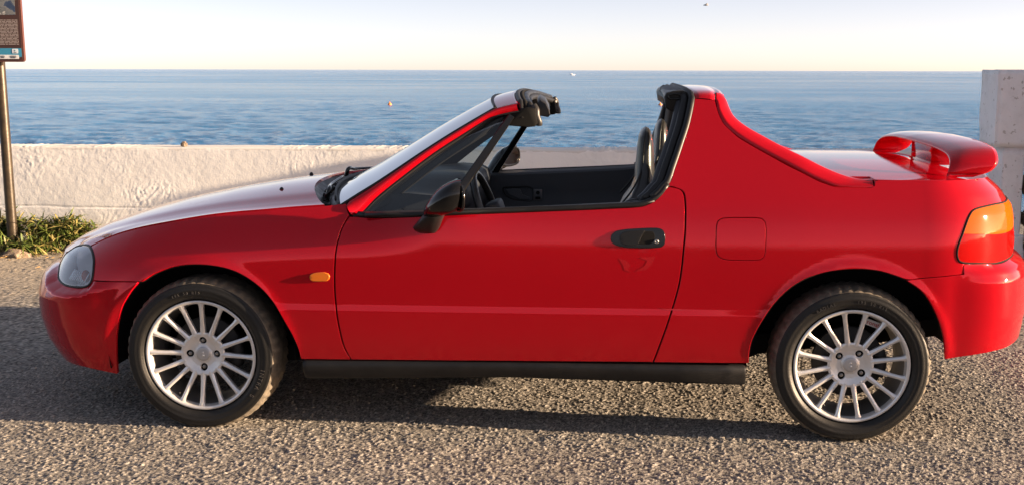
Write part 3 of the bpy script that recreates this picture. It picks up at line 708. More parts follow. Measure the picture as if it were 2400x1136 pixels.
V_, F_ = merge([(V_, F_), (V2, F2)] + axle)
mobj('underbody', V_, F_, m_dark, car, smooth=False)
gv, gf = loftvf([[(2.74 + .075 * math.cos(q_), y, .325 + .05 * math.sin(q_)) for q_ in np.linspace(0, 2 * PI, 14, endpoint=False)] for y in (-.35, -.34, .34, .35)])
mobj('silencer', gv, gf, m_disc, car)
# engine bay / boot fill so no light leaks through the body
V_, F_ = boxvf((.02, 0, .50), (.40, .50, .12)); mobj('engine_bay', V_, F_, m_dark, car, smooth=False)
V_, F_ = boxvf((2.44, 0, .62), (.46, .50, .18)); mobj('boot_box', V_, F_, m_dark, car, smooth=False)
for uu, Rw, a0_, a1_ in ((0, .352, -2, 189), (2.37, .372, 8, 184)):
    for side in (-1, 1):
        prof = [(Rw, -.815), (Rw, -.70), (Rw - .003, -.54), (.10, -.535)]
        rg = []
        for a in np.linspace(R(a0_), R(a1_), 44):
            rg.append([(uu + r * math.cos(a), y, .275 + r * math.sin(a)) for r, y in prof])
        gv, gf = gridvf(rg)
        if side > 0: gv, gf = mirror_vf(gv, gf)
        mobj('wheel_arch_liner', gv, gf, m_dark, car)

# ---- door furniture (near side is in view; the far door gets the same)
for side, d in ((-1, door_near), (1, door_far)):
    hp = panel('door_handle', OL['handle'], S, m_gloss, d, side, off=.0035, rim=.006, res=.008)
    hole = [(1.612, .756), (1.655, .755), (1.662, .738), (1.650, .715), (1.604, .712)]
    panel('handle_recess', hole, S, m_dark, d, side, off=.0046, rim=.001, res=.01, corner=60)
    panel('handle_flap', OL['handle_flap'], S, m_black, d, side, off=.0085, rim=.006, res=.006, bulge=.005)
    if side < 0:     # old rub marks in the lacquer below the handle
        m_scuff = mat('rubbed_lacquer', (.43, .005, .012), .13, .34, 1.0, .0, .12)
        cv_ = lambda pts: [(1.5076 + (x - 1432) * .001507, .7673 - (y - 535) * .001513) for x, y in pts]
        for pts in ([(1450, 606), (1467, 609), (1479, 621), (1473, 630), (1479, 638), (1464, 633), (1460, 621)], [(1498, 603), (1536, 600), (1528, 619), (1514, 632), (1488, 636), (1511, 622), (1517, 610)],
                    [(1548, 721), (1585, 722.5), (1628, 724), (1585, 726), (1560, 725)]):
            panel('rub_mark', cv_(pts), S, m_scuff, d, side, off=.0006, rim=0, res=.004, seg=.004)
    cl = S(1.668, .7215)
    rg = []
    for r, y in ((.009, .002), (.009, -.006), (.0075, -.0085), (.003, -.0085), (.0025, -.006)):
        rg.append([(cl[0] + r * math.cos(a), cl[1] + y, cl[2] + r * math.sin(a)) for a in np.linspace(0, 2 * PI, 14, endpoint=False)])
    gv, gf = loftvf(rg)
    if side > 0: gv, gf = mirror_vf(gv, gf)
    mobj('lock_barrel', gv, gf, m_steel, d)
    # mirror: foot on the door, housing, glass
    mr = empty('side_mirror', parent=car)
    def dring(uf, ur, vi, vo, w_, skew=0.0, n=22):
        cx, cy = (uf + ur) / 2, (vi + vo) / 2; out = []
        for a in np.linspace(0, 2 * PI, n, endpoint=False):
            c_, s_ = math.cos(a), math.sin(a)
            e = 2.2 if c_ < 0 else 4.5
            r = (abs(c_) ** e + abs(s_) ** e) ** (-1 / e)
            x = cx + (ur - uf) / 2 * r * c_; y = cy + (vi - vo) / 2 * r * s_
            x -= max(0, c_) * max(0, (y - vo)) * skew
            out.append((x, y, w_))
        return out
    foot = [(.741, .834, .866, -.800, -.836), (.744, .820, .880, -.800, -.850), (.752, .806, .889, -.800, -.862), (.765, .802, .897, -.800, -.876), (.785, .819, .905, -.800, -.894), (.806, .838, .914, -.80, -.912), (.8115, .845, .916, -.80, -.914)]
    hous = [(.8135, .848, .918, -.815, -.918), (.819, .850, .930, -.82, -.935), (.828, .852, .962, -.825, -.962), (.838, .856, .993, -.828, -.985), (.856, .866, 1.003, -.825, -.998), (.880, .881, 1.008, -.822, -1.003), (.905, .902, 1.009, -.823, -1.003), (.922, .924, 1.007, -.828, -.996), (.934, .946, 1.003, -.84, -.982), (.941, .964, .998, -.86, -.962), (.944, .975, .992, -.885, -.94)]
    for nm, tb in (('mirror_foot', foot), ('mirror_housing', hous)):
        skw = .5 if nm == 'mirror_housing' else 0
        rg = [dring(uf, ur, vi, vo, w_, skw if k > 1 else 0) for k, (w_, uf, ur, vi, vo) in enumerate(tb)]
        gv, gf = loftvf(rg)
        if side > 0: gv, gf = mirror_vf(gv, gf)
        sharp(mobj(nm, gv, gf, m_gloss if nm == 'mirror_housing' else m_black, mr), 60)
    pts = []
    for a in np.linspace(0, 2 * PI, 24, endpoint=False):
        c_, s_ = math.cos(a), math.sin(a); r = (abs(c_) ** 3.2 + abs(s_) ** 3.2) ** (-1 / 3.2)
        y = -.912 + .078 * r * c_; pts.append((1.0125 - .5 * (y + 1.0), y, .883 + .046 * r * s_))
    gv, gf = pts, [tuple(range(24))]
    fr_ = np.vstack([A(pts), A(pts)[:2]]) + A((-.001, 0, 0))
    v2, f2 = tubevf(fr_, .006, 6, up=(1, 0, 0))
    if side > 0: gv, gf = mirror_vf(gv, gf); v2, f2 = mirror_vf(v2, f2)
    mobj('mirror_glass', gv, gf, m_mirror, mr, smooth=False); mobj('mirror_frame', v2, f2, m_gloss, mr)

# ---- wheels (local frame: axle along y, outer face towards -y)
def build_wheel(u0, side, rot, bolt_rot):
    wh = empty('wheel', (u0, 0, .278), parent=car)
    Y0 = -.825                                     # plane of the rim lip
    # tyre: side wall and tread
    seg = 144
    prof = [(.186, .165), (.200, .172), (.225, .180), (.255, .178), (.274, .168), (.283, .150), (.2865, .12), (.2875, .095), (.2875, .07), (.2865, .045), (.2835, .022), (.278, .008), (.270, -.002), (.262, -.0065), (.2605, -.0062), (.252, -.0095), (.243, -.0115), (.2415, -.0108), (.232, -.0118), (.223, -.0105), (.2215, -.0085), (.2155, -.0050), (.2115, .0005), (.2075, .008), (.199, .012)]
    rings = []
    for i in range(seg):
        a = 2 * PI * i / seg; ring = []
        for k, (r, y) in enumerate(prof):
            rr = r
            g = (i % 3 == 0)
            if g and 3 <= k <= 5: rr -= .005
            if g and 9 <= k <= 11: rr -= .006
            if i % 2 and 6 <= k <= 8: rr -= .003
            if k in (7,): rr -= .004
            x_, z_ = rr * math.cos(a), rr * math.sin(a); y_ = Y0 + y
            if z_ < -.2775: z_ = -.2775
            if z_ < -.22 and -.012 < y < .0: y_ -= .006 * (-.22 - z_) / .06
            ring.append((x_, y_, z_))
        rings.append(ring)
    gv, gf = gridvf(rings, closed_u=True)
    mi = [1 if 3 <= (j % (len(prof) - 1)) <= 11 else 0 for j in range(len(gf))]
    ty = mobj('tyre', gv, gf, [m_tyre, m_tread], wh)
    ty.data.polygons.foreach_set('material_index', mi); sharp(ty, 50)
    # raised letters band stand-ins: short raised bars of sidewall lettering
    # rim lip and barrel
    prof = [(.1985, .012), (.2055, .004), (.2072, .0005), (.2055, -.0020), (.2015, -.0024), (.1965, -.0014), (.1945, .0012), (.1935, .006), (.191, .012), (.1895, .022), (.188, .05), (.180, .09), (.180, .15), (.192, .17)]
    gv, gf = lathevf([(r, Y0 + y) for r, y in prof[:10]], seg=96); mobj('rim', gv, gf, m_alloy, wh)
    gv, gf = lathevf([(r, Y0 + y) for r, y in prof[9:]], seg=96); mobj('rim_barrel', gv, gf, mat('shaded_alloy', (.17, .165, .16), .5, .5), wh)  # barrel is the rim's silver, its shade painted in as a darker colour
    # hub: dished face with four bolt pockets
    hr = [0, .028, .0295, .033, .050, .066, .076, .081]; hy = [.0105, .0105, .0120, .0145, .0135, .0085, .0045, .0065]
    hubfn = lambda x, z: np.stack([np.asarray(x), Y0 + .014 + np.interp(np.hypot(x, z), hr, hy), np.asarray(z)], -1)
    circ = lambda cx, cz, r, n: [(cx + r * math.cos(q_), cz + r * math.sin(q_)) for q_ in np.linspace(0, 2 * PI, n, endpoint=False)]
    hv, hf, hn_ = panelvf(circ(0, 0, .081, 48), hubfn, holes=[circ(.050 * math.cos(bolt_rot + k * PI / 2), .050 * math.sin(bolt_rot + k * PI / 2), .0152, 18) for k in range(4)], res=.006, rim=.020, seg=.008)
    mobj('hub', hv, hf, m_alloy, wh, True, hn_)
    gv, gf = lathevf([(0, Y0 + .0225), (.020, Y0 + .0222), (.0262, Y0 + .0230), (.0275, Y0 + .0262)], seg=32); cap = mobj('centre_cap', gv, gf, mat('cap_grey', (.42, .42, .43), .42, .6), wh)
    # a small raised slanted emblem on the cap
    V_, F_ = merge([boxvf((.0, Y0 + .0222, .006), (.004, .0008, .0032)), boxvf((.002, Y0 + .0222, -.006), (.0036, .0008, .0045))]); mobj('cap_emblem', V_, F_, m_alloy, wh)
    # spokes: one mesh, sixteen objects
    st = [(.070, .0125, .020), (.085, .0110, .0190), (.105, .0098, .0165), (.130, .0090, .0125), (.155, .0086, .0085), (.175, .0086, .0055), (.187, .0105, .0040), (.194, .0150, .0035), (.197, .020, .0045)]
    rg = []
    for r, hw, dp in st:
        y0 = Y0 + dp
        hw *= .86
        rg.append([(x, y, r) for x, y in ((-hw, y0 + .0035), (-hw * .55, y0 + .0005), (-hw * .12, y0 - .0012), (hw * .12, y0 - .0012), (hw * .55, y0 + .0005), (hw, y0 + .0035), (hw * .85, y0 + .020), (-hw * .85, y0 + .020))])
    V_, F_ = loftvf(rg)
    sp = None
    for k in range(16):
        if sp is None:
            sp = mobj('spoke', V_, F_, m_alloy, wh); sharp(sp, 40); o = sp
        else:
            o = bpy.data.objects.new('spoke', sp.data); COL.objects.link(o); o.parent = wh
        o.rotation_euler = (0, rot + k * PI / 8, 0)
    # wheel bolts in dark pockets
    bo = None
    for k in range(4):
        a = bolt_rot + k * PI / 2; cx, cz = .050 * math.cos(a), .050 * math.sin(a)
        gv, gf = lathevf([(.0, Y0 + .0385), (.018, Y0 + .0385)], seg=20)
        gv = [(p[0] + cx, p[1], p[2] + cz) for p in gv]; mobj('bolt_pocket', gv, gf, m_dark, wh)
        pr = [(0, Y0 + .0255), (.0040, Y0 + .0255), (.0046, Y0 + .027), (.0066, Y0 + .0275), (.0074, Y0 + .030), (.0074, Y0 + .037)]
        gv, gf = lathevf(pr, seg=6); gv = [(p[0] + cx, p[1], p[2] + cz) for p in gv]; mobj('wheel_bolt', gv, gf, m_steel, wh, smooth=False)
    gv, gf = lathevf([(.055, Y0 + .075), (.128, Y0 + .075), (.130, Y0 + .078), (.130, Y0 + .092), (.055, Y0 + .095)], seg=48); mobj('brake_disc', gv, gf, m_disc, wh)
    cal = loftvf([[((.135 if j < 2 else .095) * math.cos(a), Y0 + (.055 if j in (0, 3) else .105), (.135 if j < 2 else .095) * math.sin(a)) for j in range(4)] for a in np.linspace(R(-25), R(25), 8)])
    mobj('brake_caliper', cal[0], cal[1], m_disc, wh)
    # valve
    gv, gf = tubevf([(.178 * math.cos(R(-122)), Y0 + .02, .178 * math.sin(R(-122))), (.172 * math.cos(R(-122)), Y0 + .008, .172 * math.sin(R(-122)))], .004, 8); mobj('valve', gv, gf, m_seal, wh)
    if side > 0: wh.rotation_euler = (0, 0, PI)
    return wh
w_fl = build_wheel(0.0, -1, R(2), R(0)); build_wheel(0.0, 1, R(9), R(30))
w_rl = build_wheel(2.37, -1, R(13), R(45 + 8)); build_wheel(2.37, 1, R(4), R(20))
# small red maker's stamp inside the rear rim
cu_t = bpy.data.curves.new('stamp', 'FONT'); cu_t.body = 'ronal'; cu_t.size = .022; cu_t.align_x = 'CENTER'; cu_t.align_y = 'CENTER'; cu_t.extrude = .0006
to = bpy.data.objects.new('stamp_text', cu_t); COL.objects.link(to)
bpy.context.view_layer.update()
dg = bpy.context.evaluated_depsgraph_get(); me_t = bpy.data.meshes.new_from_object(to.evaluated_get(dg)); bpy.data.objects.remove(to)
plate = mobj('maker_stamp', *boxvf((0, 0, 0), (.033, .0012, .0115), .001), mat('stamp_white', (.62, .58, .55), .5), w_rl)
ang = R(62)
plate.location = (.166 * math.cos(ang), -.775, .166 * math.sin(ang)); plate.rotation_euler = (0, R(20), 0)
me_t.materials.clear(); me_t.materials.append(mat('stamp_red', (.45, .03, .02), .5))
ot = bpy.data.objects.new('stamp_lettering', me_t); COL.objects.link(ot); ot.parent = w_rl
ot.location = (.166 * math.cos(ang), -.7775, .166 * math.sin(ang)); ot.rotation_euler = (R(90), R(20), 0)
# raised lettering on the near tyres
def arc_text(txt, rad, a_mid, size, wheel, invert=False):
    n = len(txt); step = size * .78 / rad; parts = []
    for i, ch in enumerate(txt):
        if ch == ' ': continue
        c = bpy.data.curves.new('ch', 'FONT'); c.body = ch; c.size = size; c.align_x = 'CENTER'; c.extrude = .0008
        o = bpy.data.objects.new('ch', c); COL.objects.link(o); bpy.context.view_layer.update()
        me = bpy.data.meshes.new_from_object(o.evaluated_get(bpy.context.evaluated_depsgraph_get())); bpy.data.objects.remove(o)
        th = a_mid - (i - (n - 1) / 2) * step
        V_ = []
        for p in me.vertices:
            x, z = p.co.x, p.co.y + rad; yy = -.8375 - p.co.z
            ca, sa = math.cos(th - PI / 2), math.sin(th - PI / 2)
            V_.append((x * ca - z * sa, yy, x * sa + z * ca))
        parts.append((V_, [tuple(f.vertices) for f in me.polygons])); bpy.data.meshes.remove(me)
    V_, F_ = merge(parts); mobj('sidewall_lettering', V_, F_, mat('tyre_letters', (.045, .042, .04), .6), wheel, smooth=False)
arc_text('INTRA S', .232, R(-25), .022, w_fl); arc_text('195 50 R15', .233, R(100), .014, w_fl); arc_text('RADIAL', .233, R(115), .016, w_rl); arc_text('195 50 R15', .233, R(75), .014, w_rl)

# ---- door lock knob on the near door
V_, F_ = merge([tubevf([(.752, -.728, .792), (.748, -.728, .806), (.745, -.728, .815)], .0032, 6), tubevf([(.745, -.728, .814), (.745, -.728, .8165), (.745, -.728, .819)], [.006, .0105, .008], 12, up=(1, 0, 0))])
mobj('lock_knob', V_, F_, m_black, door_near)
# ---- cowl, wipers
c0 = Hfull[-1]; c1 = screen_grid(base, (.135, .135), (.030, .030), m=Hfull.shape[1])[0]
cow = np.stack([c0 + A((.002, 0, -.012)), c0 * .7 + c1 * .3 + A((0, 0, -.035)), c0 * .3 + c1 * .7 + A((0, 0, -.038)), c1 + A((.004, 0, -.016)), c1 + A((.03, 0, -.005))], 0)
gv, gf = gridvf(cow, flip=True); cowl = sharp(mobj('cowl_panel', gv, gf, m_black, car), 40)
sl = []
for k in range(26):
    t_ = .12 + .76 * k / 25; i = int(t_ * (len(c0) - 1)); a_, b_ = c0[i], c1[i]
    sl.append(tubevf([a_ * .62 + b_ * .38 + A((0, 0, -.026)), a_ * .3 + b_ * .7 + A((0, 0, -.028))], .004, 5))
V_, F_ = merge(sl); mobj('cowl_grille', V_, F_, m_gloss, cowl)
def wiper(pv, tip, bl):
    wp = empty('wiper', parent=car)
    p0 = A(pv); p1 = A(tip)
    arm = catmull(A([p0, p0 + A((.01, 0, .03)), p0 * .6 + p1 * .4 + A((-.012, 0, .022)), p1 + A((-.008, 0, .012))]), 6)
    gv, gf = tubevf(arm, np.linspace(.010, .005, len(arm)), 8); mobj('wiper_arm', gv, gf, m_gloss, wp)
    gv, gf = tubevf([p0 + A((0, 0, -.03)), p0 + A((0, 0, .012)), p0 + A((0, 0, .03))], .016, 10); mobj('wiper_pivot', gv, gf, m_black, wp)
    b_ = A(bl)
    gv, gf = tubevf(catmull(b_, 5), 1, 6, sq=(.004, .009)); mobj('wiper_blade', gv, gf, m_seal, wp)
def wsp(t_, a_, off=.008):
    """a point just above the screen: t across (-1 near .. 1 far), a up the glass"""
    i = int(round(a_ * (len(ws) - 1))); j = (t_ + 1) / 2 * (ws.shape[1] - 1); j0 = int(j); f_ = j - j0
    p = ws[i, j0] * (1 - f_) + ws[i, min(j0 + 1, ws.shape[1] - 1)] * f_
    return p + A((-off * .7, 0, off))
wiper((.405, -.52, .828), wsp(-.2, .03), [wsp(-.88, .01), wsp(-.6, .02), wsp(-.25, .03), wsp(.1, .035)])
wiper((.335, .06, .858), wsp(.45, .03), [wsp(.0, .02), wsp(.3, .02), wsp(.6, .025), wsp(.85, .03)])

# ---- interior
dash_sec = [(.46, .800), (.52, .835), (.62, .858), (.76, .868), (.85, .862), (.885, .842), (.895, .80), (.885, .72), (.84, .60), (.70, .50), (.50, .50)]
rg = []
for y in np.linspace(-.70, .70, 29):
    hump = math.exp(-((y + .37) / .17) ** 4)
    rg.append([(u_ + (.06 * hump if 4 <= k <= 6 else 0), y, w_ + (.050 * hump if 3 <= k <= 4 else .03 * hump if k == 5 else 0)) for k, (u_, w_) in enumerate(dash_sec)])
gv, gf = loftvf(rg); sharp(mobj('dashboard', gv, gf, m_trim, car), 50)
stw = empty('steering_wheel', (1.022, -.37, .742), parent=car); stw.rotation_euler = (0, R(-110), 0)
rg = []
for a in np.linspace(0, 2 * PI, 48, endpoint=False):
    rg.append([((.183 + .0145 * math.cos(b)) * math.cos(a), (.183 + .0145 * math.cos(b)) * math.sin(a), .0145 * math.sin(b)) for b in np.linspace(0, 2 * PI, 10, endpoint=False)])
gv, gf = gridvf(rg, closed_u=True, closed_v=True); mobj('wheel_rim', gv, gf, m_leather, stw)
for a in (R(0), R(180), R(60), R(120)):
    pass
V_, F_ = merge([tubevf([(0, 0, -.03), (.18 * math.cos(a), .18 * math.sin(a), 0)], 1, 8, sq=(.016, .008)) for a in (R(90), R(270), R(150), R(210))]); mobj('wheel_spokes', V_, F_, m_trim, stw)
V_, F_ = boxvf((0, 0, -.03), (.055, .075, .03), .015); mobj('wheel_boss', V_, F_, m_trim, stw)
gv, gf = tubevf([(0, 0, -.04), (.0, 0, -.28)], .035, 12); mobj('steering_column', gv, gf, m_trim, stw)
for sv, su in ((-.37, 0.0), (.37, .083)):
    seat = empty('seat', (su, sv, 0), parent=car)
    tb = [(.35, 1.30, 1.58, .25), (.50, 1.38, 1.63, .25), (.66, 1.445, 1.665, .25), (.76, 1.49, 1.675, .25), (.81, 1.515, 1.678, .243), (.85, 1.552, 1.676, .228), (.89, 1.578, 1.672, .195), (.93, 1.592, 1.669, .163), (.98, 1.597, 1.666, .145), (1.03, 1.601, 1.663, .137), (1.065, 1.606, 1.658, .127), (1.085, 1.614, 1.652, .108), (1.096, 1.624, 1.644, .075), (1.099, 1.631, 1.637, .03)]
    rg = []
    for w_, uf, ur, hw in tb:
        ring = []
        for a in np.linspace(0, 2 * PI, 28, endpoint=False):
            c_, s_ = math.cos(a), math.sin(a); e = 3.2; r = (abs(c_) ** e + abs(s_) ** e) ** (-1 / e)
            x = (uf + ur) / 2 + (ur - uf) / 2 * r * c_; y = hw * r * s_
            if c_ < 0 and w_ < .92: x += .045 * (1 - (y / hw) ** 2) * min(1, (.92 - w_) / .08)
            ring.append((x, y, w_))
        rg.append(ring)
    gv, gf = loftvf(rg); bk = mobj('backrest', gv, gf, m_leather, seat)
    rg = []
    for x, z0, z1, hw in ((1.0, .34, .46, .22), (1.03, .31, .50, .245), (1.15, .30, .505, .25), (1.35, .30, .47, .25), (1.46, .32, .46, .24)):
        rg.append([(x, hw * y, z0 + (z1 - z0) * z) for y, z in ((-1, .1), (-.8, 0), (.8, 0), (1, .1), (1, .85), (.86, 1.06), (.6, .92), (0, .88), (-.6, .92), (-.86, 1.06), (-1, .85))])
    gv, gf = loftvf(rg); mobj('seat_cushion', gv, gf, m_leather, seat)
    V_ = []
    for sg in (-1, 1):
        V_.append(tubevf(catmull(A([(1.534, sg * .236, .815), (1.585, sg * .205, .88), (1.618, sg * .150, .95), (1.624, sg * .138, 1.04), (1.632, sg * .10, 1.087), (1.634, 0, 1.0985)]), 5), .0035, 6))
    gv, gf = merge(V_); mobj('seat_piping', gv, gf, m_seal, bk)
    # tilt lever cover at the seat's side
    gv, gf = loftvf([[(1.60 + .06 * math.cos(a) * k, -.25 - y, .815 + .035 * math.sin(a) * k) for a in np.linspace(0, 2 * PI, 16, endpoint=False)] for k, y in ((1, .0), (.95, .012), (.7, .02))])
    mobj('hinge_cover', gv, gf, m_black, seat)
    belt_ = A([(1.70, -.27, .90), (1.66, -.262, .845), (1.60, -.27, .80), (1.53, -.28, .74)])
    gv, gf = tubevf(catmull(belt_, 5), 1, 6, up=(0, 1, 0), sq=(.022, .0025)); mobj('seat_belt', gv, gf, m_trim, seat)
# door cards
for side, d in ((-1, door_near), (1, door_far)):
    rg = []
    for uu in np.linspace(.72, 1.66, 18):
        bt = np.interp(uu, [.6, 1.0, 1.3, 1.58, 1.66], [.794, .808, .822, .838, .855]) + .012
        rg.append([(uu, -.745, bt), (uu, -.715, bt - .002), (uu, -.703, bt - .012), (uu, -.698, bt - .10), (uu, -.69, bt - .18), (uu, -.655, bt - .21), (uu, -.655, bt - .25), (uu, -.69, bt - .28), (uu, -.70, .33), (uu, -.745, .33)])
    gv, gf = loftvf(rg)
    if side > 0: gv, gf = mirror_vf(gv, gf)
    sharp(mobj('door_card', gv, gf, m_trim, d), 45)
    # top sill of the door seen from across the car
    pts = A([(uu, -.775, np.interp(uu, [.6, 1.0, 1.3, 1.58, 1.66], [.794, .808, .822, .838, .855]) + .006) for uu in np.linspace(.62, 1.66, 14)])
    gv, gf = tubevf(pts, 1, 8, sq=(.035, .009))
    if side > 0: gv, gf = mirror_vf(gv, gf)
    mobj('door_sill_cap', gv, gf, m_seal, d)
    yv = -.697
    k_ = []
    ring = [(.955, .742), (.965, .710), (1.0, .690), (1.05, .683), (1.098, .684), (1.098, .743), (1.0, .748)]
    rp = np.vstack([catmull([(a, yv + .0, b) for a, b in ring], 5, True)]); rp = np.vstack([rp, rp[:2]])
    gv, gf = tubevf(rp, .0042, 6, up=(0, 1, 0))
    lev = loftvf([[(x, yv + y, z) for x, z in ((.97, .738), (1.01, .742), (1.04, .738), (1.05, .712), (1.085, .700), (1.085, .692), (1.04, .690), (.985, .715))] for y in (.0, .008)])
    sw = boxvf((1.127, yv + .002, .712), (.022, .006, .027), .003); bt1 = lathevf([(0, yv + .012), (.009, yv + .011), (.010, yv + .002)], seg=14); bt1 = ([(p[0] + 1.127, p[1], p[2] + .723) for p in bt1[0]], bt1[1]); bt2 = boxvf((1.127, yv + .010, .698), (.012, .003, .006), .002)
    for (a_, b_), nm, mm in (((gv, gf), 'handle_surround', m_black), (lev, 'inner_handle', mat('grey_plastic', (.06, .063, .07), .4)), (sw, 'window_switch', mat('switch_grey', (.085, .085, .09), .45)), (merge([bt1, bt2]), 'switch_button', m_dark)):
        if side > 0: a_, b_ = mirror_vf(a_, b_)
        sharp(mobj(nm, a_, b_, mm, d), 45)
V_, F_ = boxvf((1.2, 0, .30), (.55, .72, .01)); V2, F2 = boxvf((1.78, 0, .60), (.02, .70, .32)); V3, F3 = boxvf((1.83, 0, .905), (.10, .60, .012), .004)
V4, F4 = boxvf((1.15, 0, .40), (.32, .10, .09), .02)
V_, F_ = merge([(V_, F_), (V2, F2), (V3, F3), (V4, F4)]); mobj('cabin_lining', V_, F_, m_trim, car, smooth=False)
for side in (-1, 1):     # inner lining of the hoop legs
    rg = []
    for w_, u0_, u1_, vv in ((.82, 1.66, 1.86, -.70), (.95, 1.70, 1.88, -.665), (1.08, 1.735, 1.885, -.60), (1.17, 1.745, 1.885, -.545), (1.22, 1.745, 1.88, -.50)):
        rg.append([(u0_, vv + .03, w_), (u0_ + .02, vv - .01, w_), (u1_, vv - .01, w_), (u1_, vv + .08, w_), (u0_ + .03, vv + .075, w_)])
    gv, gf = loftvf(rg)
    if side > 0: gv, gf = mirror_vf(gv, gf)
    mobj('hoop_leg_lining', gv, gf, m_trim, car)
# padded bar under the hoop and its end boxes
sec = [(1.696, 1.222), (1.703, 1.236), (1.728, 1.243), (1.764, 1.246), (1.79, 1.236), (1.80, 1.205), (1.768, 1.160), (1.728, 1.163), (1.703, 1.180)]
rg = []
for y in (-.575, -.57, -.54, -.40, -.2, 0, .2, .40, .54, .57, .575):
    k = .93 if abs(y) > .574 else 1
    rise = .010 * (1 - (y / .575) ** 2)
    thin = 1 if abs(y) > .40 else .62
    rg.append([(1.75 + (u_ - 1.75) * k, y, 1.235 + (w_ - 1.235) * k * thin + rise) for u_, w_ in sec])
gv, gf = loftvf(rg); bar = mobj('hoop_bar_trim', gv, gf, m_black, car); sharp(bar, 50)
for side in (-1, 1):
    pth = catmull(A([(1.712, side * .579, 1.226), (1.73, side * .581, 1.232), (1.755, side * .581, 1.229), (1.762, side * .579, 1.218), (1.74, side * .579, 1.214), (1.715, side * .579, 1.216)]), 4, True)
    gv, gf = tubevf(np.vstack([pth, pth[:2]]), .0035, 6, up=(0, 1, 0)); mobj('latch_recess', gv, gf, m_gloss, bar)
# header seals, corner trims, latches, visors
hl0 = screen_grid(A([[1.158, -.593, 1.199]]), (.055, .055), (.036, .036), m=40)[0]
for k, (du, dz, r_, mm) in enumerate(((.010, -.005, .011, m_seal), (.028, -.008, .010, m_dark), (.044, -.014, .013, m_black), (.056, -.030, .012, m_seal))):
    pth = hl0 + A((du, 0, dz)); ends = A([[pth[0][0] + .004, pth[0][1] - .004 + .012 * k, pth[0][2] - .055 + .006 * k]]);
    ends2 = ends * A((1, -1, 1)); pth = np.vstack([ends, pth[1:-1], ends2]); pth = catmull(pth, 2)
    gv, gf = tubevf(pth, r_, 8); mobj('header_seal', gv, gf, mm, header)
for side in (-1, 1):
    sec = [(1.100, 1.122), (1.118, 1.114), (1.19, 1.108), (1.218, 1.111), (1.230, 1.124), (1.224, 1.150), (1.222, 1.178), (1.19, 1.182), (1.10, 1.150)]
    rg = [[(1.17 + (u_ - 1.17) * k, y, 1.14 + (w_ - 1.14) * k) for u_, w_ in sec] for y, k in ((-.604, .90), (-.600, 1.0), (-.55, 1.0), (-.53, .93))]
    gv, gf = loftvf(rg)
    if side > 0: gv, gf = mirror_vf(gv, gf)
    sharp(mobj('header_corner_trim', gv, gf, m_dark, header), 40)
    lt = catmull(A([(1.212, -.575, 1.188), (1.222, -.585, 1.172), (1.224, -.588, 1.150), (1.232, -.586, 1.128), (1.232, -.582, 1.115)]), 5)
    gv, gf = tubevf(lt, 1, 8, up=(1, 0, 0), sq=(.010, .013))
    if side > 0: gv, gf = mirror_vf(gv, gf)
    mobj('roof_latch', gv, gf, mat('latch_grey', (.022, .021, .020), .4), header)
    rg = []
    cu_v, vr_ = (1.250, (-.555, -.55, -.40, -.27, -.265)) if side < 0 else (1.180, (-.555, -.55, -.30, -.13, -.125))
    for y in vr_:
        k = .85 if y in (vr_[0], vr_[-1]) else 1
        rise = .02 * (1 - (y / .575) ** 2)
        rg.append([(cu_v - .03 * (1 - (y / .575) ** 2) + (u_ - 1.258) * k, y, 1.17 + (w_ - 1.17) * k + rise) for u_, w_ in ((1.236, 1.158), (1.243, 1.147), (1.275, 1.142), (1.283, 1.150), (1.280, 1.168), (1.266, 1.196), (1.246, 1.207), (1.236, 1.198))])
    gv, gf = loftvf(rg)
    if side > 0: gv, gf = mirror_vf(gv, gf)
    sharp(mobj('sun_visor', gv, gf, m_black, header), 45)
    gv, gf = tubevf(A([(1.205, side * .566, 1.166), (1.215, side * .566, 1.170), (1.225, side * .562, 1.170)]), .006, 8); mobj('visor_hinge', gv, gf, mat('hinge_grey', (.45, .43, .40), .4), header)
# rear view mirror on the screen
V_, F_ = boxvf((1.06, 0, 1.135), (.018, .11, .03), .010); rvm = mobj('inner_mirror', V_, F_, m_black, car)
gv, gf = tubevf([(1.055, 0, 1.16), (1.02, 0, 1.185)], .007, 8); mobj('mirror_stem', gv, gf, m_black, rvm)

# ================================================================ THE SETTING
rng = np.random.default_rng(7); random.seed(7)
def fbm(x, y, sc, seed, octv=4):
    """smooth value noise"""
    out = 0; amp = 1; tot = 0
    for o in range(octv):
        r_ = np.random.default_rng(seed * 31 + o); T_ = r_.random((256, 256))
        X, Y = x * sc, y * sc; xi = np.floor(X).astype(int); yi = np.floor(Y).astype(int); fx, fy = X - xi, Y - yi
        fx = fx * fx * (3 - 2 * fx); fy = fy * fy * (3 - 2 * fy)
        a, b, c, d = T_[xi % 256, yi % 256], T_[(xi + 1) % 256, yi % 256], T_[xi % 256, (yi + 1) % 256], T_[(xi + 1) % 256, (yi + 1) % 256]
        out = out + amp * ((a * (1 - fx) + b * fx) * (1 - fy) + (c * (1 - fx) + d * fx) * fy); tot += amp; amp *= .5; sc *= 2.03
    return out / tot
def worley(x, y, cell, seed):
    gx, gy = np.floor(x / cell).astype(int), np.floor(y / cell).astype(int)
    r_ = np.random.default_rng(seed); N = 512; J = r_.random((N, N, 2)); Hh = r_.random((N, N))
    best = np.full(x.shape, 9e9); second = best.copy(); hid = np.zeros(x.shape)
    for dx in (-1, 0, 1):
        for dy in (-1, 0, 1):
            cx, cy = gx + dx, gy + dy; j = J[cx % N, cy % N]
            d = (cx + j[..., 0] - x / cell) ** 2 + (cy + j[..., 1] - y / cell) ** 2
            h = Hh[cx % N, cy % N]; m = d < best
            second = np.where(m, best, np.minimum(second, d)); hid = np.where(m, h, hid); best = np.where(m, d, best)
    return np.sqrt(best), np.sqrt(second), hid
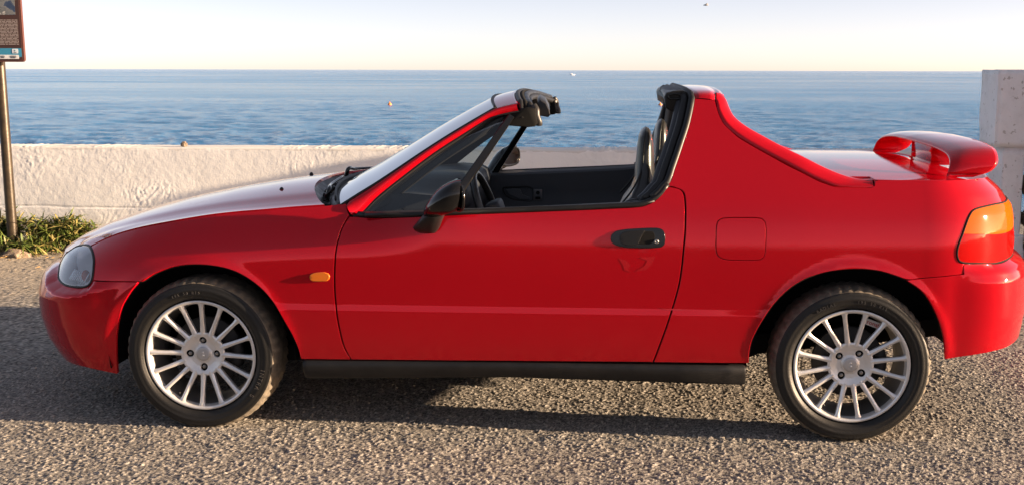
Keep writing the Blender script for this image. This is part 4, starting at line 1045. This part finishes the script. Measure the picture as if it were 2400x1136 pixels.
def stretch(lo, hi, fine, out_lo, out_hi, g=1.35):
    mid = list(np.arange(lo, hi + fine / 2, fine)); s_ = fine * 3; x = lo; pre = []
    while x > out_lo: x -= s_; s_ *= g; pre.append(max(x, out_lo))
    s_ = fine * 3; x = hi; post = []
    while x < out_hi: x += s_; s_ *= g; post.append(min(x, out_hi))
    return np.array(pre[::-1] + mid + post)
def bigmesh(name, X, Y, Z, m, attrs=None):
    ny, nx = Z.shape; me = bpy.data.meshes.new(name)
    co = np.stack([X, Y, Z], -1).astype(np.float32).reshape(-1)
    i = np.arange((ny - 1) * (nx - 1)); r_, c_ = i // (nx - 1), i % (nx - 1); a = r_ * nx + c_
    q = np.stack([a, a + 1, a + nx + 1, a + nx], 1).astype(np.int32).reshape(-1)
    me.vertices.add(nx * ny); me.vertices.foreach_set('co', co)
    me.loops.add(len(q)); me.loops.foreach_set('vertex_index', q)
    me.polygons.add(len(i)); me.polygons.foreach_set('loop_start', (np.arange(len(i)) * 4).astype(np.int32))
    try: me.polygons.foreach_set('loop_total', np.full(len(i), 4, np.int32))
    except Exception: pass
    me.polygons.foreach_set('use_smooth', np.ones(len(i), bool))
    me.update(calc_edges=True); me.validate()
    for k, vals in (attrs or {}).items():
        at = me.attributes.new(k, 'FLOAT', 'POINT'); at.data.foreach_set('value', vals.astype(np.float32).reshape(-1))
    me.materials.append(m); o = bpy.data.objects.new(name, me); COL.objects.link(o); return o

# wall line: from (-9, 8.80) to (2.95, 7.70)
WX0, WY0, WX1, WY1 = -9.0, 8.55, 3.00, 7.98
def wall_y(x): return WY0 + (x - WX0) * (WY1 - WY0) / (WX1 - WX0)

# ---- ground: worn, coarse asphalt, sandy towards the wall
m_ground = mat('worn_asphalt', (0.12, 0.11, 0.10), 0.85, spec=0.25)
t = NT(m_ground); v = t.coord()
at1 = t.n('ShaderNodeAttribute'); at1.attribute_name = 'stone'; at2 = t.n('ShaderNodeAttribute'); at2.attribute_name = 'gap'; at3 = t.n('ShaderNodeAttribute'); at3.attribute_name = 'sand'
stone = t.ramp(at1.outputs['Fac'], [(0.0, (0.17, 0.168, 0.165)), (0.25, (0.25, 0.243, 0.235)), (0.5, (0.32, 0.305, 0.28)), (0.75, (0.41, 0.38, 0.335)), (1.0, (0.55, 0.525, 0.49))])
stone = t.mixc(t.noise(v, 1.3, 4), stone, t.mixc(0.35, stone, (0.30, 0.24, 0.17)))
vo = t.n('ShaderNodeTexVoronoi'); vo.inputs['Scale'].default_value = 105; t.l(v, vo.inputs['Vector'])
vsep = t.n('ShaderNodeSeparateColor'); t.l(vo.outputs['Color'], vsep.inputs[0])
at4 = t.n('ShaderNodeAttribute'); at4.attribute_name = 'fine'
stone_v = t.ramp(vsep.outputs[0], [(0.0, (0.17, 0.168, 0.165)), (0.35, (0.27, 0.26, 0.25)), (0.7, (0.39, 0.36, 0.32)), (1.0, (0.55, 0.525, 0.49))])
stone_v = t.mixc(t.math('MULTIPLY', t.math('GREATER_THAN', vo.outputs['Distance'], 0.52), 0.8), stone_v, (0.04, 0.038, 0.036))
stone = t.mixc(at4.outputs['Fac'], stone_v, stone)
col = t.mixc(at2.outputs['Fac'], stone, (0.040, 0.038, 0.036))
sandc = t.ramp(t.noise(v, 60, 5, 0.7), [(0.25, (0.24, 0.20, 0.15)), (0.75, (0.55, 0.47, 0.36))])
col = t.mixc(at3.outputs['Fac'], col, sandc)
t.l(col, t.b.inputs['Base Color'])
bb = t.bump(t.noise(v, 170, 4, 0.7), 0.5, 0.005)
xs = np.concatenate([stretch(-4.4, -2.4, .010, -900, -2.4)[:-1], np.arange(-2.4, 2.2, .0047), stretch(2.2, 3.2, .010, 2.2, 900)])
ys = np.concatenate([stretch(3.25, 5.2, .0056, -900, 5.2, 1.3)[:-1], stretch(5.2, 8.5, .011, 5.2, 10.0, 1.3), [10.2]])
xs = np.unique(xs); ys = np.unique(ys)
X, Y = np.meshgrid(xs, ys)
d1, d2, hid = worley(X + 40, Y + 40, .0088, 3)
fine = np.clip(1 - np.maximum(np.maximum((-4.4 - X), (X - 3.2)), np.maximum(3.2 - Y, Y - 8.5)) / .3, 0, 1)
dome = np.clip(1 - (d1 / .62) ** 2, 0, 1) ** .7
Hs = .0018 * dome + .0024 * (hid - .5) * (dome > .05) + .003 * (hid > .88) * dome
rough_ = .006 * (fbm(X, Y, 9, 2) - .5) + .03 * (fbm(X, Y, .7, 9, 3) - .5) * np.clip(1 - np.hypot(X - .6, Y - 4.2) / 40, 0, 1) * .5
fine = fine * (np.abs(np.gradient(ys))[:, None] < .03) * (np.abs(np.gradient(xs))[None, :] < .03)
Z = Hs * fine + rough_ - .004
far = np.hypot(X, Y - 4)
Z = np.where(far > 25, -.02, Z)
gap_dark = np.clip(1.25 - (d2 - d1) / .22, 0, 1) * fine + (.25 + .65 * np.clip((3.0 - Y) / 3, 0, 1)) * (1 - fine)  # ground behind the viewer painted darker, to darken its reflection in the door
sandv = np.clip((Y - (6.0 + .9 * fbm(X, Y, 1.3, 12))) / .9, 0, 1) * .9 * np.clip(1 - (X + 2) / 6, .15, 1)
edge = Y > 10.0
Z = np.where(edge, -6.0, Z)
ground = bigmesh('ground', X, Y, Z, m_ground, {'fine': fine * (np.abs(np.gradient(ys))[:, None] < .03) * (np.abs(np.gradient(xs))[None, :] < .03), 'stone': hid, 'gap': gap_dark * .9, 'sand': sandv * .75})
tag(ground, kind='structure')

# ---- the sea, four metres down, to the horizon: real swell near, finer ripples by bump
m_sea = mat('sea_water', (0.020, 0.085, 0.155), 0.08, spec=0.5)
t = NT(m_sea); t.b.inputs['IOR'].default_value = 1.333
wv1 = t.noise(t.coord('Object', (1.3, 2.6, 1)), 1.0, 6, 0.7, .3)
t.bump(wv1, 1.0, 0.5)
patch = t.noise(t.coord('Object', (.004, .016, 1)), 1.0, 4, .55)
t.l(t.ramp(patch, [(.35, (.020, .150, .36)), (.68, (.045, .215, .45))]), t.b.inputs['Base Color'])
t.l(t.ramp(patch, [(.4, c3(.08)), (.65, c3(.22))]), t.b.inputs['Roughness'])
SEA = -4.0
NR_, NC_ = 460, 1000
dd_ = 48 * (900 / 48) ** (np.linspace(0, 1, NR_ - 14)); dd_ = np.concatenate([[10.6, 25], dd_, np.geomspace(1000, 45000, 12)])
fan = np.linspace(-.72, .72, NC_); fan = np.concatenate([[-6, -2.5, -1.3, -.9], fan, [.9, 1.3, 2.5, 6]])
FX, DD = np.meshgrid(fan, dd_); X = FX * DD; Y = DD
step = np.gradient(dd_)[:, None] * np.ones_like(X)
xst = DD * (1.44 / NC_) + 40 * (np.abs(FX) > .73)
Z = np.zeros_like(X)
for lam, amp, sd in ((11, .06, 1), (2.6, .11, 2), (1.1, .17, 3), (.5, .10, 4)):
    f_ = np.clip(2 - np.maximum(step * 3.0, xst * 1.2) / lam, 0, 1)
    n_ = fbm((X * .55 + Y * .13 + 3000) / lam, (Y + .2 * X + 3000) / lam, 1.0, 200 + sd, 2)
    Z += amp * f_ * (2 * (1 - np.abs(2 * n_ - 1)) - 1.4)
Z = Z + SEA
sea = bigmesh('sea', X, Y, Z, m_sea); tag(sea, kind='structure')

# ---- hills on the land side, behind the viewer
m_hill = mat('dry_hillside', (0.07, 0.065, 0.035), 0.95)
t = NT(m_hill); v = t.coord()
t.l(t.ramp(t.noise(v, .05, 6, .7), [(.3, (.018, .024, .012)), (.55, (.035, .040, .020)), (.8, (.07, .06, .04))]), t.b.inputs['Base Color'])
hx = np.linspace(-900, 900, 130); hy = np.linspace(-480, -110, 30); X, Y = np.meshgrid(hx, hy)
prof = np.sin(np.clip((-110 - Y) / 370, 0, 1) * PI * .5) ** .7
Z = prof * (5 + 17 * fbm(X + 2000, Y + 2000, .006, 21, 4)) * np.clip(1 - (X - 420) / 240, 0.02, 1) - .5
hills = bigmesh('hills', X, Y, Z, m_hill); tag(hills, kind='structure')

# ---- white rendered sea wall
m_wall = mat('white_render', (0.72, 0.70, 0.66), 0.85, spec=0.25)
t = NT(m_wall); v = t.coord()
patchy = t.noise(v, 1.1, 4, .6); 
dirt = t.noise(v, 5, 6, .7)
colw = t.ramp(dirt, [(.22, (.68, .675, .66)), (.42, (.80, .80, .79)), (.85, (.86, .86, .85))])
sx = t.n('ShaderNodeSeparateXYZ'); t.l(v, sx.inputs[0])
topd = t.math('MULTIPLY', t.math('GREATER_THAN', t.math('ADD', sx.outputs[2], t.math('MULTIPLY', t.noise(v, 14, 4), .06)), .756), .35)
lowd = t.math('MULTIPLY', t.math('SUBTRACT', .16, sx.outputs[2]), 3.0, True)
colw = t.mixc(topd, colw, (.42, .38, .32)); colw = t.mixc(lowd, colw, (.40, .35, .28))
t.l(colw, t.b.inputs['Base Color'])
t.bump(t.noise(v, 70, 4, .6), .35, .004)
nx_, nz_ = 1500, 110
sx_ = np.linspace(0, 1, nx_); wl = math.hypot(WX1 - WX0, WY1 - WY0)
zz = np.concatenate([np.linspace(-.1, .731, nz_), [.739, .744, .746, .746, .746]])
dep = np.concatenate([np.zeros(nz_), [.002, .008, .02, .12, .25]])
SX, ZZ = np.meshgrid(sx_ * wl, zz)
# trowelled plaster: curved ridges, patchy; broad waviness gives the soft bands in the grazing sun
wx_ = fbm(SX, ZZ, 5.0, 43, 2) - .5; wz_ = fbm(SX + 7, ZZ, 5.0, 44, 2) - .5; tilt_ = fbm(SX + 1, ZZ + 4, 2.0, 42, 2) - .5
thx = (SX + .05 * wx_ + 2.4 * tilt_ * ZZ) * 48; thz = (ZZ + .05 * wz_ + .9 * tilt_ * SX) * 30
rid = fbm(thx + 50, thz + 50, 1.0, 45, 3); rid = np.clip((rid - .48) / .16, 0, 1)
mask = np.clip((fbm(SX, ZZ, 1.4, 46, 3) - .36) / .26, 0, 1)
broad = .016 * (fbm(SX * .55, ZZ * 2.2, 1.0, 47, 2) - .5) + .004 * (fbm(SX, ZZ, 2.6, 48, 3) - .5)
front = np.clip((.744 - ZZ) / .02, 0, 1)
cz = .292 + .012 * (fbm(SX, SX * 0, 3.0, 49, 4) - .5) * 2
crack = -.006 * np.exp(-((ZZ - cz) / .0045) ** 2)
disp = (broad + .0019 * rid * mask * (.4 + .9 * fbm(SX, ZZ, 7, 53, 2)) + .0016 * (fbm(SX, ZZ, 30, 50, 3) - .5) + crack) * front
DEP = np.repeat(dep[:, None], nx_, 1)
topw = .010 * (fbm(SX, SX * 0, 2.0, 51, 3) - .5) * (ZZ > .70)
ux, uy = (WX1 - WX0) / wl, (WY1 - WY0) / wl; nxn, nyn = uy, -ux          # towards the viewer
Xw = WX0 + ux * SX + nxn * (disp - DEP); Yw = WY0 + uy * SX + nyn * (disp - DEP)
Zw = ZZ + topw + .006 * rid * mask * (ZZ > .741)
wall = bigmesh('sea_wall', Xw, Yw, Zw, m_wall)
tag(wall, 'long low white rendered wall with a hairline crack, between car and sea', 'wall', kind='thing')

# ---- pillar at the wall's end
m_conc = mat('old_concrete', (0.52, 0.52, 0.50), 0.9, spec=0.2)
t = NT(m_conc); v = t.coord()
cc = t.ramp(t.noise(v, 6, 6, .7), [(.2, (.60, .60, .60)), (.5, (.76, .765, .77)), (.85, (.82, .825, .83))])
t.l(t.mixc(t.math('MULTIPLY', t.math('GREATER_THAN', t.noise(v, 28, 3), .66), .5), cc, (.22, .19, .16)), t.b.inputs['Base Color'])
t.bump(t.noise(v, 30, 6, .65), .6, .01)
m_stone = mat('rubble_stone', (0.20, 0.15, 0.11), 0.95)
t = NT(m_stone); v = t.coord()
t.l(t.ramp(t.noise(v, 9, 6, .7), [(.3, (.08, .06, .045)), (.55, (.24, .18, .13)), (.8, (.42, .35, .27))]), t.b.inputs['Base Color'])
t.bump(t.noise(v, 24, 6, .7), 1.0, .03)
def rough_block(c, h, amp, seed, bev=.012, cuts=14, taper=0.0):
    bm = bmesh.new(); bmesh.ops.create_cube(bm, size=2)
    bmesh.ops.bevel(bm, geom=list(bm.edges), offset=bev / max(h), segments=2, affect='EDGES')
    bmesh.ops.subdivide_edges(bm, edges=list(bm.edges), cuts=cuts, use_grid_fill=True)
    P = np.array([vv.co[:] for vv in bm.verts]); Wp = P * A(h)
    n1_ = fbm(Wp[:, 0] + Wp[:, 2] * .7 + 5, Wp[:, 2] + Wp[:, 1] + 5, 7, seed, 4) - .5; n2_ = fbm(Wp[:, 1] + Wp[:, 2] + 9, Wp[:, 0] + 9, 7, seed + 1, 4) - .5
    Wp = Wp + (P / (np.abs(P).max(1, keepdims=True) + 1e-9)) * (n1_ + n2_)[:, None] * amp
    Wp[:, :2] *= (1 + taper * (P[:, 2:3] + 1) / 2)
    Wp = Wp + A(c)
    for vv, p in zip(bm.verts, Wp): vv.co = Vector(p)
    bm.verts.index_update(); V_ = [tuple(vv.co) for vv in bm.verts]; F_ = [tuple(x.index for x in f.verts) for f in bm.faces]; bm.free()
    return V_, F_
pil = empty('gate_pillar', (3.25, 7.80, 0), -.07)
tag(pil, 'weathered concrete gate pillar with an overhanging square cap at the wall end', 'pillar')
V_, F_ = rough_block((.0, .0, 1.065), (.275, .19, .262), .010, 61, .006, 16, taper=.015); mobj('pillar_cap', V_, F_, m_conc, pil)
V_, F_ = rough_block((-.135, -.01, .38), (.072, .155, .42), .010, 63, .006); mobj('pillar_shaft', V_, F_, m_conc, pil)
V_, F_ = rough_block((-.12, -.02, .10), (.085, .165, .10), .03, 65); mobj('pillar_foot', V_, F_, m_conc, pil)
sw = empty('stone_wall', (3.34, 7.36, 0), -.05)
tag(sw, 'dark rubble stone wall at the right edge, just beyond the pale pillar', 'wall', kind='thing')
r_ = random.Random(5)
for row in range(12):
    x = -.14 + .03 * (row % 2)
    while x < 2.9:
        w_ = r_.uniform(.09, .17)
        if True:
            V_, F_ = rough_block((x + w_ / 2, .06 + .25 * (x < .0) + r_.uniform(-.012, .012), .06 + row * .118), (w_ / 2 + .006, .10, .058 + r_.uniform(-.004, .004)), .03, 70 + row * 30 + int(x * 10), .03, 3)
            mobj('stone', V_, F_, m_stone, sw)
        x += w_ + .008
V_, F_ = boxvf((1.50, .34, .72), (1.52, .27, .72), .02); mobj('mortar_core', V_, F_, mat('mortar', (.14, .12, .10), .95), sw)

# ---- pole and information board
m_pole = mat('painted_pole', (0.085, 0.060, 0.035), 0.38, 0.3)
t = NT(m_pole); v = t.coord(); t.l(t.ramp(t.noise(v, 14, 6, .7), [(.3, (.020, .015, .010)), (.7, (.055, .040, .024))]), t.b.inputs['Base Color']); t.bump(t.noise(v, 60, 4), .2, .003)
sign = empty('information_board', (-3.995, 7.96, 0), 0)
tag(sign, 'brown tourist information board on a thin round pole, cut by the left edge', 'sign')
gv, gf = loftvf([[(r * math.cos(a), r * math.sin(a), z) for a in np.linspace(0, 2 * PI, 24, endpoint=False)] for z, r in ((-.1, .036), (.03, .036), (.6, .035), (1.36, .0345), (2.25, .034))]); mobj('pole', gv, gf, m_pole, sign)
def rrect(x0, x1, z0, z1, r, n=6):
    P = []
    for cx, cz, a0 in ((x1 - r, z0 + r, -90), (x1 - r, z1 - r, 0), (x0 + r, z1 - r, 90), (x0 + r, z0 + r, 180)):
        P += [(cx + r * math.cos(R(a0 + 90 * k / n)), cz + r * math.sin(R(a0 + 90 * k / n))) for k in range(n + 1)]
    return P
def slab(name, x0, x1, z0, z1, r, y0, y1, m, parent):
    P = rrect(x0, x1, z0, z1, r); gv, gf = loftvf([[(x, y, z) for x, z in P] for y in (y0, y1)]); return sharp(mobj(name, gv, gf, m, parent), 30)
m_brown = mat('sign_brown', (0.045, 0.020, 0.016), 0.4); m_brown2 = mat('sign_frame_brown', (0.085, 0.030, 0.022), 0.45)
slab('frame', -.25, .207, 1.365, 2.28, .022, -.065, -.040, m_brown2, sign)
face = slab('face', -.243, .196, 1.376, 2.27, .016, -.0675, -.0652, m_brown, sign)
m_pic = mat('picture_print', (0.1, 0.12, 0.16), 0.45)
t = NT(m_pic); v = t.coord()
t.l(t.ramp(t.noise(v, 7, 5, .6, .6), [(.30, (.015, .030, .075)), (.47, (.03, .05, .10)), (.50, (.16, .17, .18)), (.60, (.09, .10, .11)), (.66, (.45, .45, .44)), (.72, (.03, .035, .03))]), t.b.inputs['Base Color'])
slab('picture_panel', -.235, .168, 1.690, 1.95, .004, -.0690, -.0680, m_pic, face)
m_txt = mat('text_print', (.33, .29, .28), .6)
for k in range(18):     # lines of print too fine to read: short word bars
    z = 1.654 - k * .0098; x = -.235; parts = []
    rr2 = random.Random(100 + k)
    while x < .172:
        w_ = rr2.uniform(.012, .05); x1_ = min(x + w_, .178)
        parts.append(boxvf(((x + x1_) / 2, -.0686, z), ((x1_ - x) / 2, .0006, .0021))); x = x1_ + .006
    V_, F_ = merge(parts); mobj('text_line', V_, F_, m_txt, face, smooth=False)
slab('blue_band', -.243, .192, 1.400, 1.460, .004, -.0690, -.0680, mat('sign_blue', (.035, .22, .36), .45), face)
slab('logo_strip', -.243, .172, 1.386, 1.414, .003, -.0705, -.0695, mat('sign_white', (.62, .64, .66), .5), face)
slab('crest_plate', .128, .170, 1.424, 1.456, .005, -.0705, -.0695, mat('sign_pale', (.55, .62, .68), .5), face)
m_ink = mat('logo_ink', (.06, .07, .09), .6)
gv, gf = loftvf([[(.149 + .006 * math.cos(a), y, 1.443 + .006 * math.sin(a)) for a in np.linspace(0, 2 * PI, 10, endpoint=False)] for y in (-.0715, -.0705)]); mobj('crest', gv, gf, mat('crest_blue', (.10, .22, .30), .6), face)
V_, F_ = merge([boxvf((.149, -.0712, 1.4305), (.009, .0005, .0012)), boxvf((.149, -.0712, 1.428), (.007, .0005, .0009))]); mobj('crest_text', V_, F_, m_ink, face, smooth=False)
gv, gf = [(-.005, -.0712, 1.394), (.017, -.0712, 1.394), (.010, -.0712, 1.401), (.012, -.0712, 1.406), (.005, -.0712, 1.404), (.0, -.0712, 1.407), (.002, -.0712, 1.400)], [(0, 1, 2, 3, 4, 5, 6)]; mobj('logo', gv, gf, m_ink, face, smooth=False)
for x0, x1 in ((.040, .075), (.110, .155)):
    V_, F_ = merge([boxvf(((x0 + x1) / 2, -.0712, z), ((x1 - x0) / 2 - dx, .0005, .0022)) for z, dx in ((1.406, .003), (1.3995, .0), (1.3935, .006))]); mobj('logo_text', V_, F_, m_ink, face, smooth=False)
V_, F_ = merge([boxvf((0, -.038, 1.55), (.05, .012, .02), .003), boxvf((0, -.038, 2.1), (.05, .012, .02), .003)]); mobj('bracket', V_, F_, m_pole, sign)

# ---- weeds at the foot of the wall
def leaf_mat(name, a, b):
    m = mat(name, a, .55, spec=.35); t = NT(m); v = t.coord()
    t.l(t.ramp(t.noise(v, 25, 4, .6), [(.3, a), (.7, b)]), t.b.inputs['Base Color'])
    m.node_tree.nodes['Principled BSDF'].inputs['Transmission Weight'].default_value = 0
    return m
m_leaf = leaf_mat('weed_leaf', (.040, .075, .014), (.12, .15, .03)); m_leaf2 = leaf_mat('weed_leaf_dry', (.12, .12, .03), (.28, .22, .08)); m_stem = leaf_mat('weed_stem', (.07, .08, .02), (.14, .12, .05))
def weed(loc, wdt, hgt, nst, seed, label, group='weeds at the foot of the wall'):
    rr = random.Random(seed); root = empty('weed_plant', loc); tag(root, label, 'weed', group)
    L1, L2, ST = [], [], []
    for s_ in range(nst):
        a0 = rr.uniform(0, 2 * PI); r0 = wdt * .25 * rr.random()
        b0_ = A((r0 * math.cos(a0), r0 * .5 * math.sin(a0), 0)); lean = rr.uniform(.1, 1.1) * wdt
        tip = b0_ + A((lean * math.cos(a0), lean * .45 * math.sin(a0), hgt * rr.uniform(.45, 1.0)))
        midp = (b0_ + tip) / 2 + A((0, 0, hgt * .18))
        pth = catmull([b0_, midp, tip], 6); ST.append(tubevf(pth, np.linspace(.0035, .0012, len(pth)), 5))
        for k in range(2, len(pth)):
            for q_ in range(rr.randint(2, 4)):
                p = pth[k]; d_ = A((rr.gauss(0, 1), rr.gauss(0, .8), rr.gauss(.35, .6))); d_ /= np.linalg.norm(d_) + 1e-9
                ln = rr.uniform(.05, .13); wd_ = rr.uniform(.004, .0085)
                sd = np.cross(d_, A((rr.gauss(0, .3), rr.gauss(0, .3), 1))); sd /= np.linalg.norm(sd) + 1e-9
                droop = A((0, 0, -rr.uniform(.01, .05)))
                V_ = []; n_ = 4
                for i in range(n_ + 1):
                    x = i / n_; c_ = p + d_ * ln * x + droop * x * x; w_ = wd_ * math.sin(PI * (.12 + .88 * x)) ** .8 if i < n_ else .0004
                    up_ = A((0, 0, .25 * w_))
                    V_ += [c_ - sd * w_ + up_, c_, c_ + sd * w_ + up_]
                F_ = []
                for i in range(n_):
                    F_ += [(3 * i, 3 * i + 1, 3 * i + 4, 3 * i + 3), (3 * i + 1, 3 * i + 2, 3 * i + 5, 3 * i + 4)]
                (L2 if rr.random() < .35 else L1).append((V_, F_))
    for nm, L_, mm in (('stems', ST, m_stem), ('green_leaves', L1, m_leaf), ('dry_leaves', L2, m_leaf2)):
        if L_: V_, F_ = merge(L_); mobj(nm, V_, F_, mm, root, smooth=False)
    return root
weed((-3.80, 8.06, 0), .22, .25, 36, 1, 'leafy green weed clump just right of the sign pole')
weed((-3.60, 8.08, 0), .15, .21, 28, 2, 'green weed clump on the right, nearest the headlight')
weed((-3.86, 7.90, 0), .22, .11, 16, 3, 'low sprawling yellowish weed in front of the pole foot')
weed((-4.12, 8.12, 0), .22, .30, 28, 4, 'tall dark weed left of the pole at the picture edge')
weed((-4.22, 8.02, 0), .18, .15, 16, 6, 'small weed at the picture edge below the tall one')
weed((-3.42, 8.20, 0), .05, .06, 5, 5, 'tiny dry tuft against the wall just above the headlight')
# dry litter and pebbles below the weeds: nobody could count it
parts = []
rr = random.Random(9)
for k in range(420):
    x = rr.uniform(-4.3, -3.3); y = wall_y(x) - abs(rr.gauss(.05, .28)) - .03; s_ = rr.uniform(.008, .028); a0 = rr.uniform(0, PI)
    dx, dy = s_ * math.cos(a0), s_ * math.sin(a0)
    parts.append(([(x - dx, y - dy, .008), (x + dy * .3, y - dx * .3, .014 + s_ * .2), (x + dx, y + dy, .010), (x - dy * .3, y + dx * .3, .012)], [(0, 1, 2, 3)]))
V_, F_ = merge(parts); lit = mobj('leaf_litter', V_, F_, leaf_mat('litter', (.16, .10, .045), (.36, .25, .12)), smooth=False); tag(lit, 'dry brown leaf litter scattered below the weeds by the wall', 'leaf litter', kind='stuff')
# stones
def pebble(name, loc, h, seed, label, cat, m, group=None):
    V_, F_ = rough_block((0, 0, h[2] * .6), h, max(h) * .7, seed, max(h) * .5, 5); o = mobj(name, V_, F_, m); o.location = loc; tag(o, label, cat, group); return o
pebble('kerb_stone', (-3.93, 7.82, -.012), (.11, .06, .024), 81, 'flat brown stone at the foot of the sign pole', 'stone', m_stone)
pebble('wall_pebble', (-2.84, wall_y(-2.84) + .06, .748), (.020, .018, .020), 82, 'small brown pebble sitting on top of the white wall', 'pebble', m_stone)

# ---- out on the water
def sea_pt(px, py):
    """bearing and distance of a mark on the water"""
    a = (px - 1320) / 2600; b = (py - 568) / 2600 - .0025 * a; p_ = R(8.811)
    d = A((a, math.cos(p_) - b * math.sin(p_), -math.sin(p_) - b * math.cos(p_))); k = (SEA - CAM_H) / d[2]
    return A((0, 0, CAM_H)) + d * k
m_buoy = mat('buoy_orange', (.75, .22, .05), .5)
for (bx, by, label, sc) in ((-26.6, 171, 'orange buoy on the water left of the windscreen header', .42), (14.8, 171, 'orange buoy on the water beside the hoop trim', .42)):
    pr = [(0, -.5), (.5, -.45), (.75, -.1), (.72, .25), (.45, .6), (.18, .85), (.12, 1.2), (0, 1.22)]
    rg = [[(r * math.cos(a) * sc, r * math.sin(a) * sc, z * sc) for a in np.linspace(0, 2 * PI, 16, endpoint=False)] for r, z in pr[1:-1]]
    gv, gf = loftvf(rg); o = mobj('buoy', gv, gf, m_buoy); o.location = (bx, by, SEA); tag(o, label, 'buoy', 'buoys on the sea')
bt = empty('distant_boat', (9, 1230, SEA)); bt.scale = (.6, .6, .6); tag(bt, 'tiny white boat far out just under the horizon', 'boat')
hul = loftvf([[(x * k, y * k2, z) for x, y in ((-4.5, 0), (-4, -1.3), (2, -1.5), (5.5, 0), (2, 1.5), (-4, 1.3))] for z, k, k2 in ((-.4, .85, .7), (.3, .97, .95), (1.3, 1.05, 1.05))]); mobj('hull', hul[0], hul[1], mat('boat_white', (.8, .8, .78), .4), bt)
V_, F_ = boxvf((-.5, 0, 2.0), (1.6, 1.0, .8), .2); mobj('cabin', V_, F_, mat('boat_white', (.8, .8, .78), .4), bt)
# gull
gl_ = empty('gull', (9.8, 78, 1.318 + 4.45)); tag(gl_, 'small grey gull gliding in the sky above the roof hoop', 'bird')
V_, F_ = loftvf([[(x, r * math.cos(a), r * math.sin(a)) for a in np.linspace(0, 2 * PI, 10, endpoint=False)] for x, r in ((-.20, .005), (-.14, .035), (-.02, .06), (.08, .05), (.15, .028), (.20, .004))]); mobj('body', V_, F_, mat('gull_grey', (.30, .30, .31), .8), gl_)
for sg in (-1, 1):
    pth = catmull(A([(.02, 0, .02), (.06, sg * .2, .10), (.0, sg * .42, .06), (-.10, sg * .62, -.02)]), 5)
    gv, gf = tubevf(pth, np.linspace(1, .25, len(pth)), 6, sq=(.07, .008)); o = mobj('gull_wing', gv, gf, mat('gull_grey', (.30, .30, .31), .8), gl_)
bpy.context.view_layer.update()
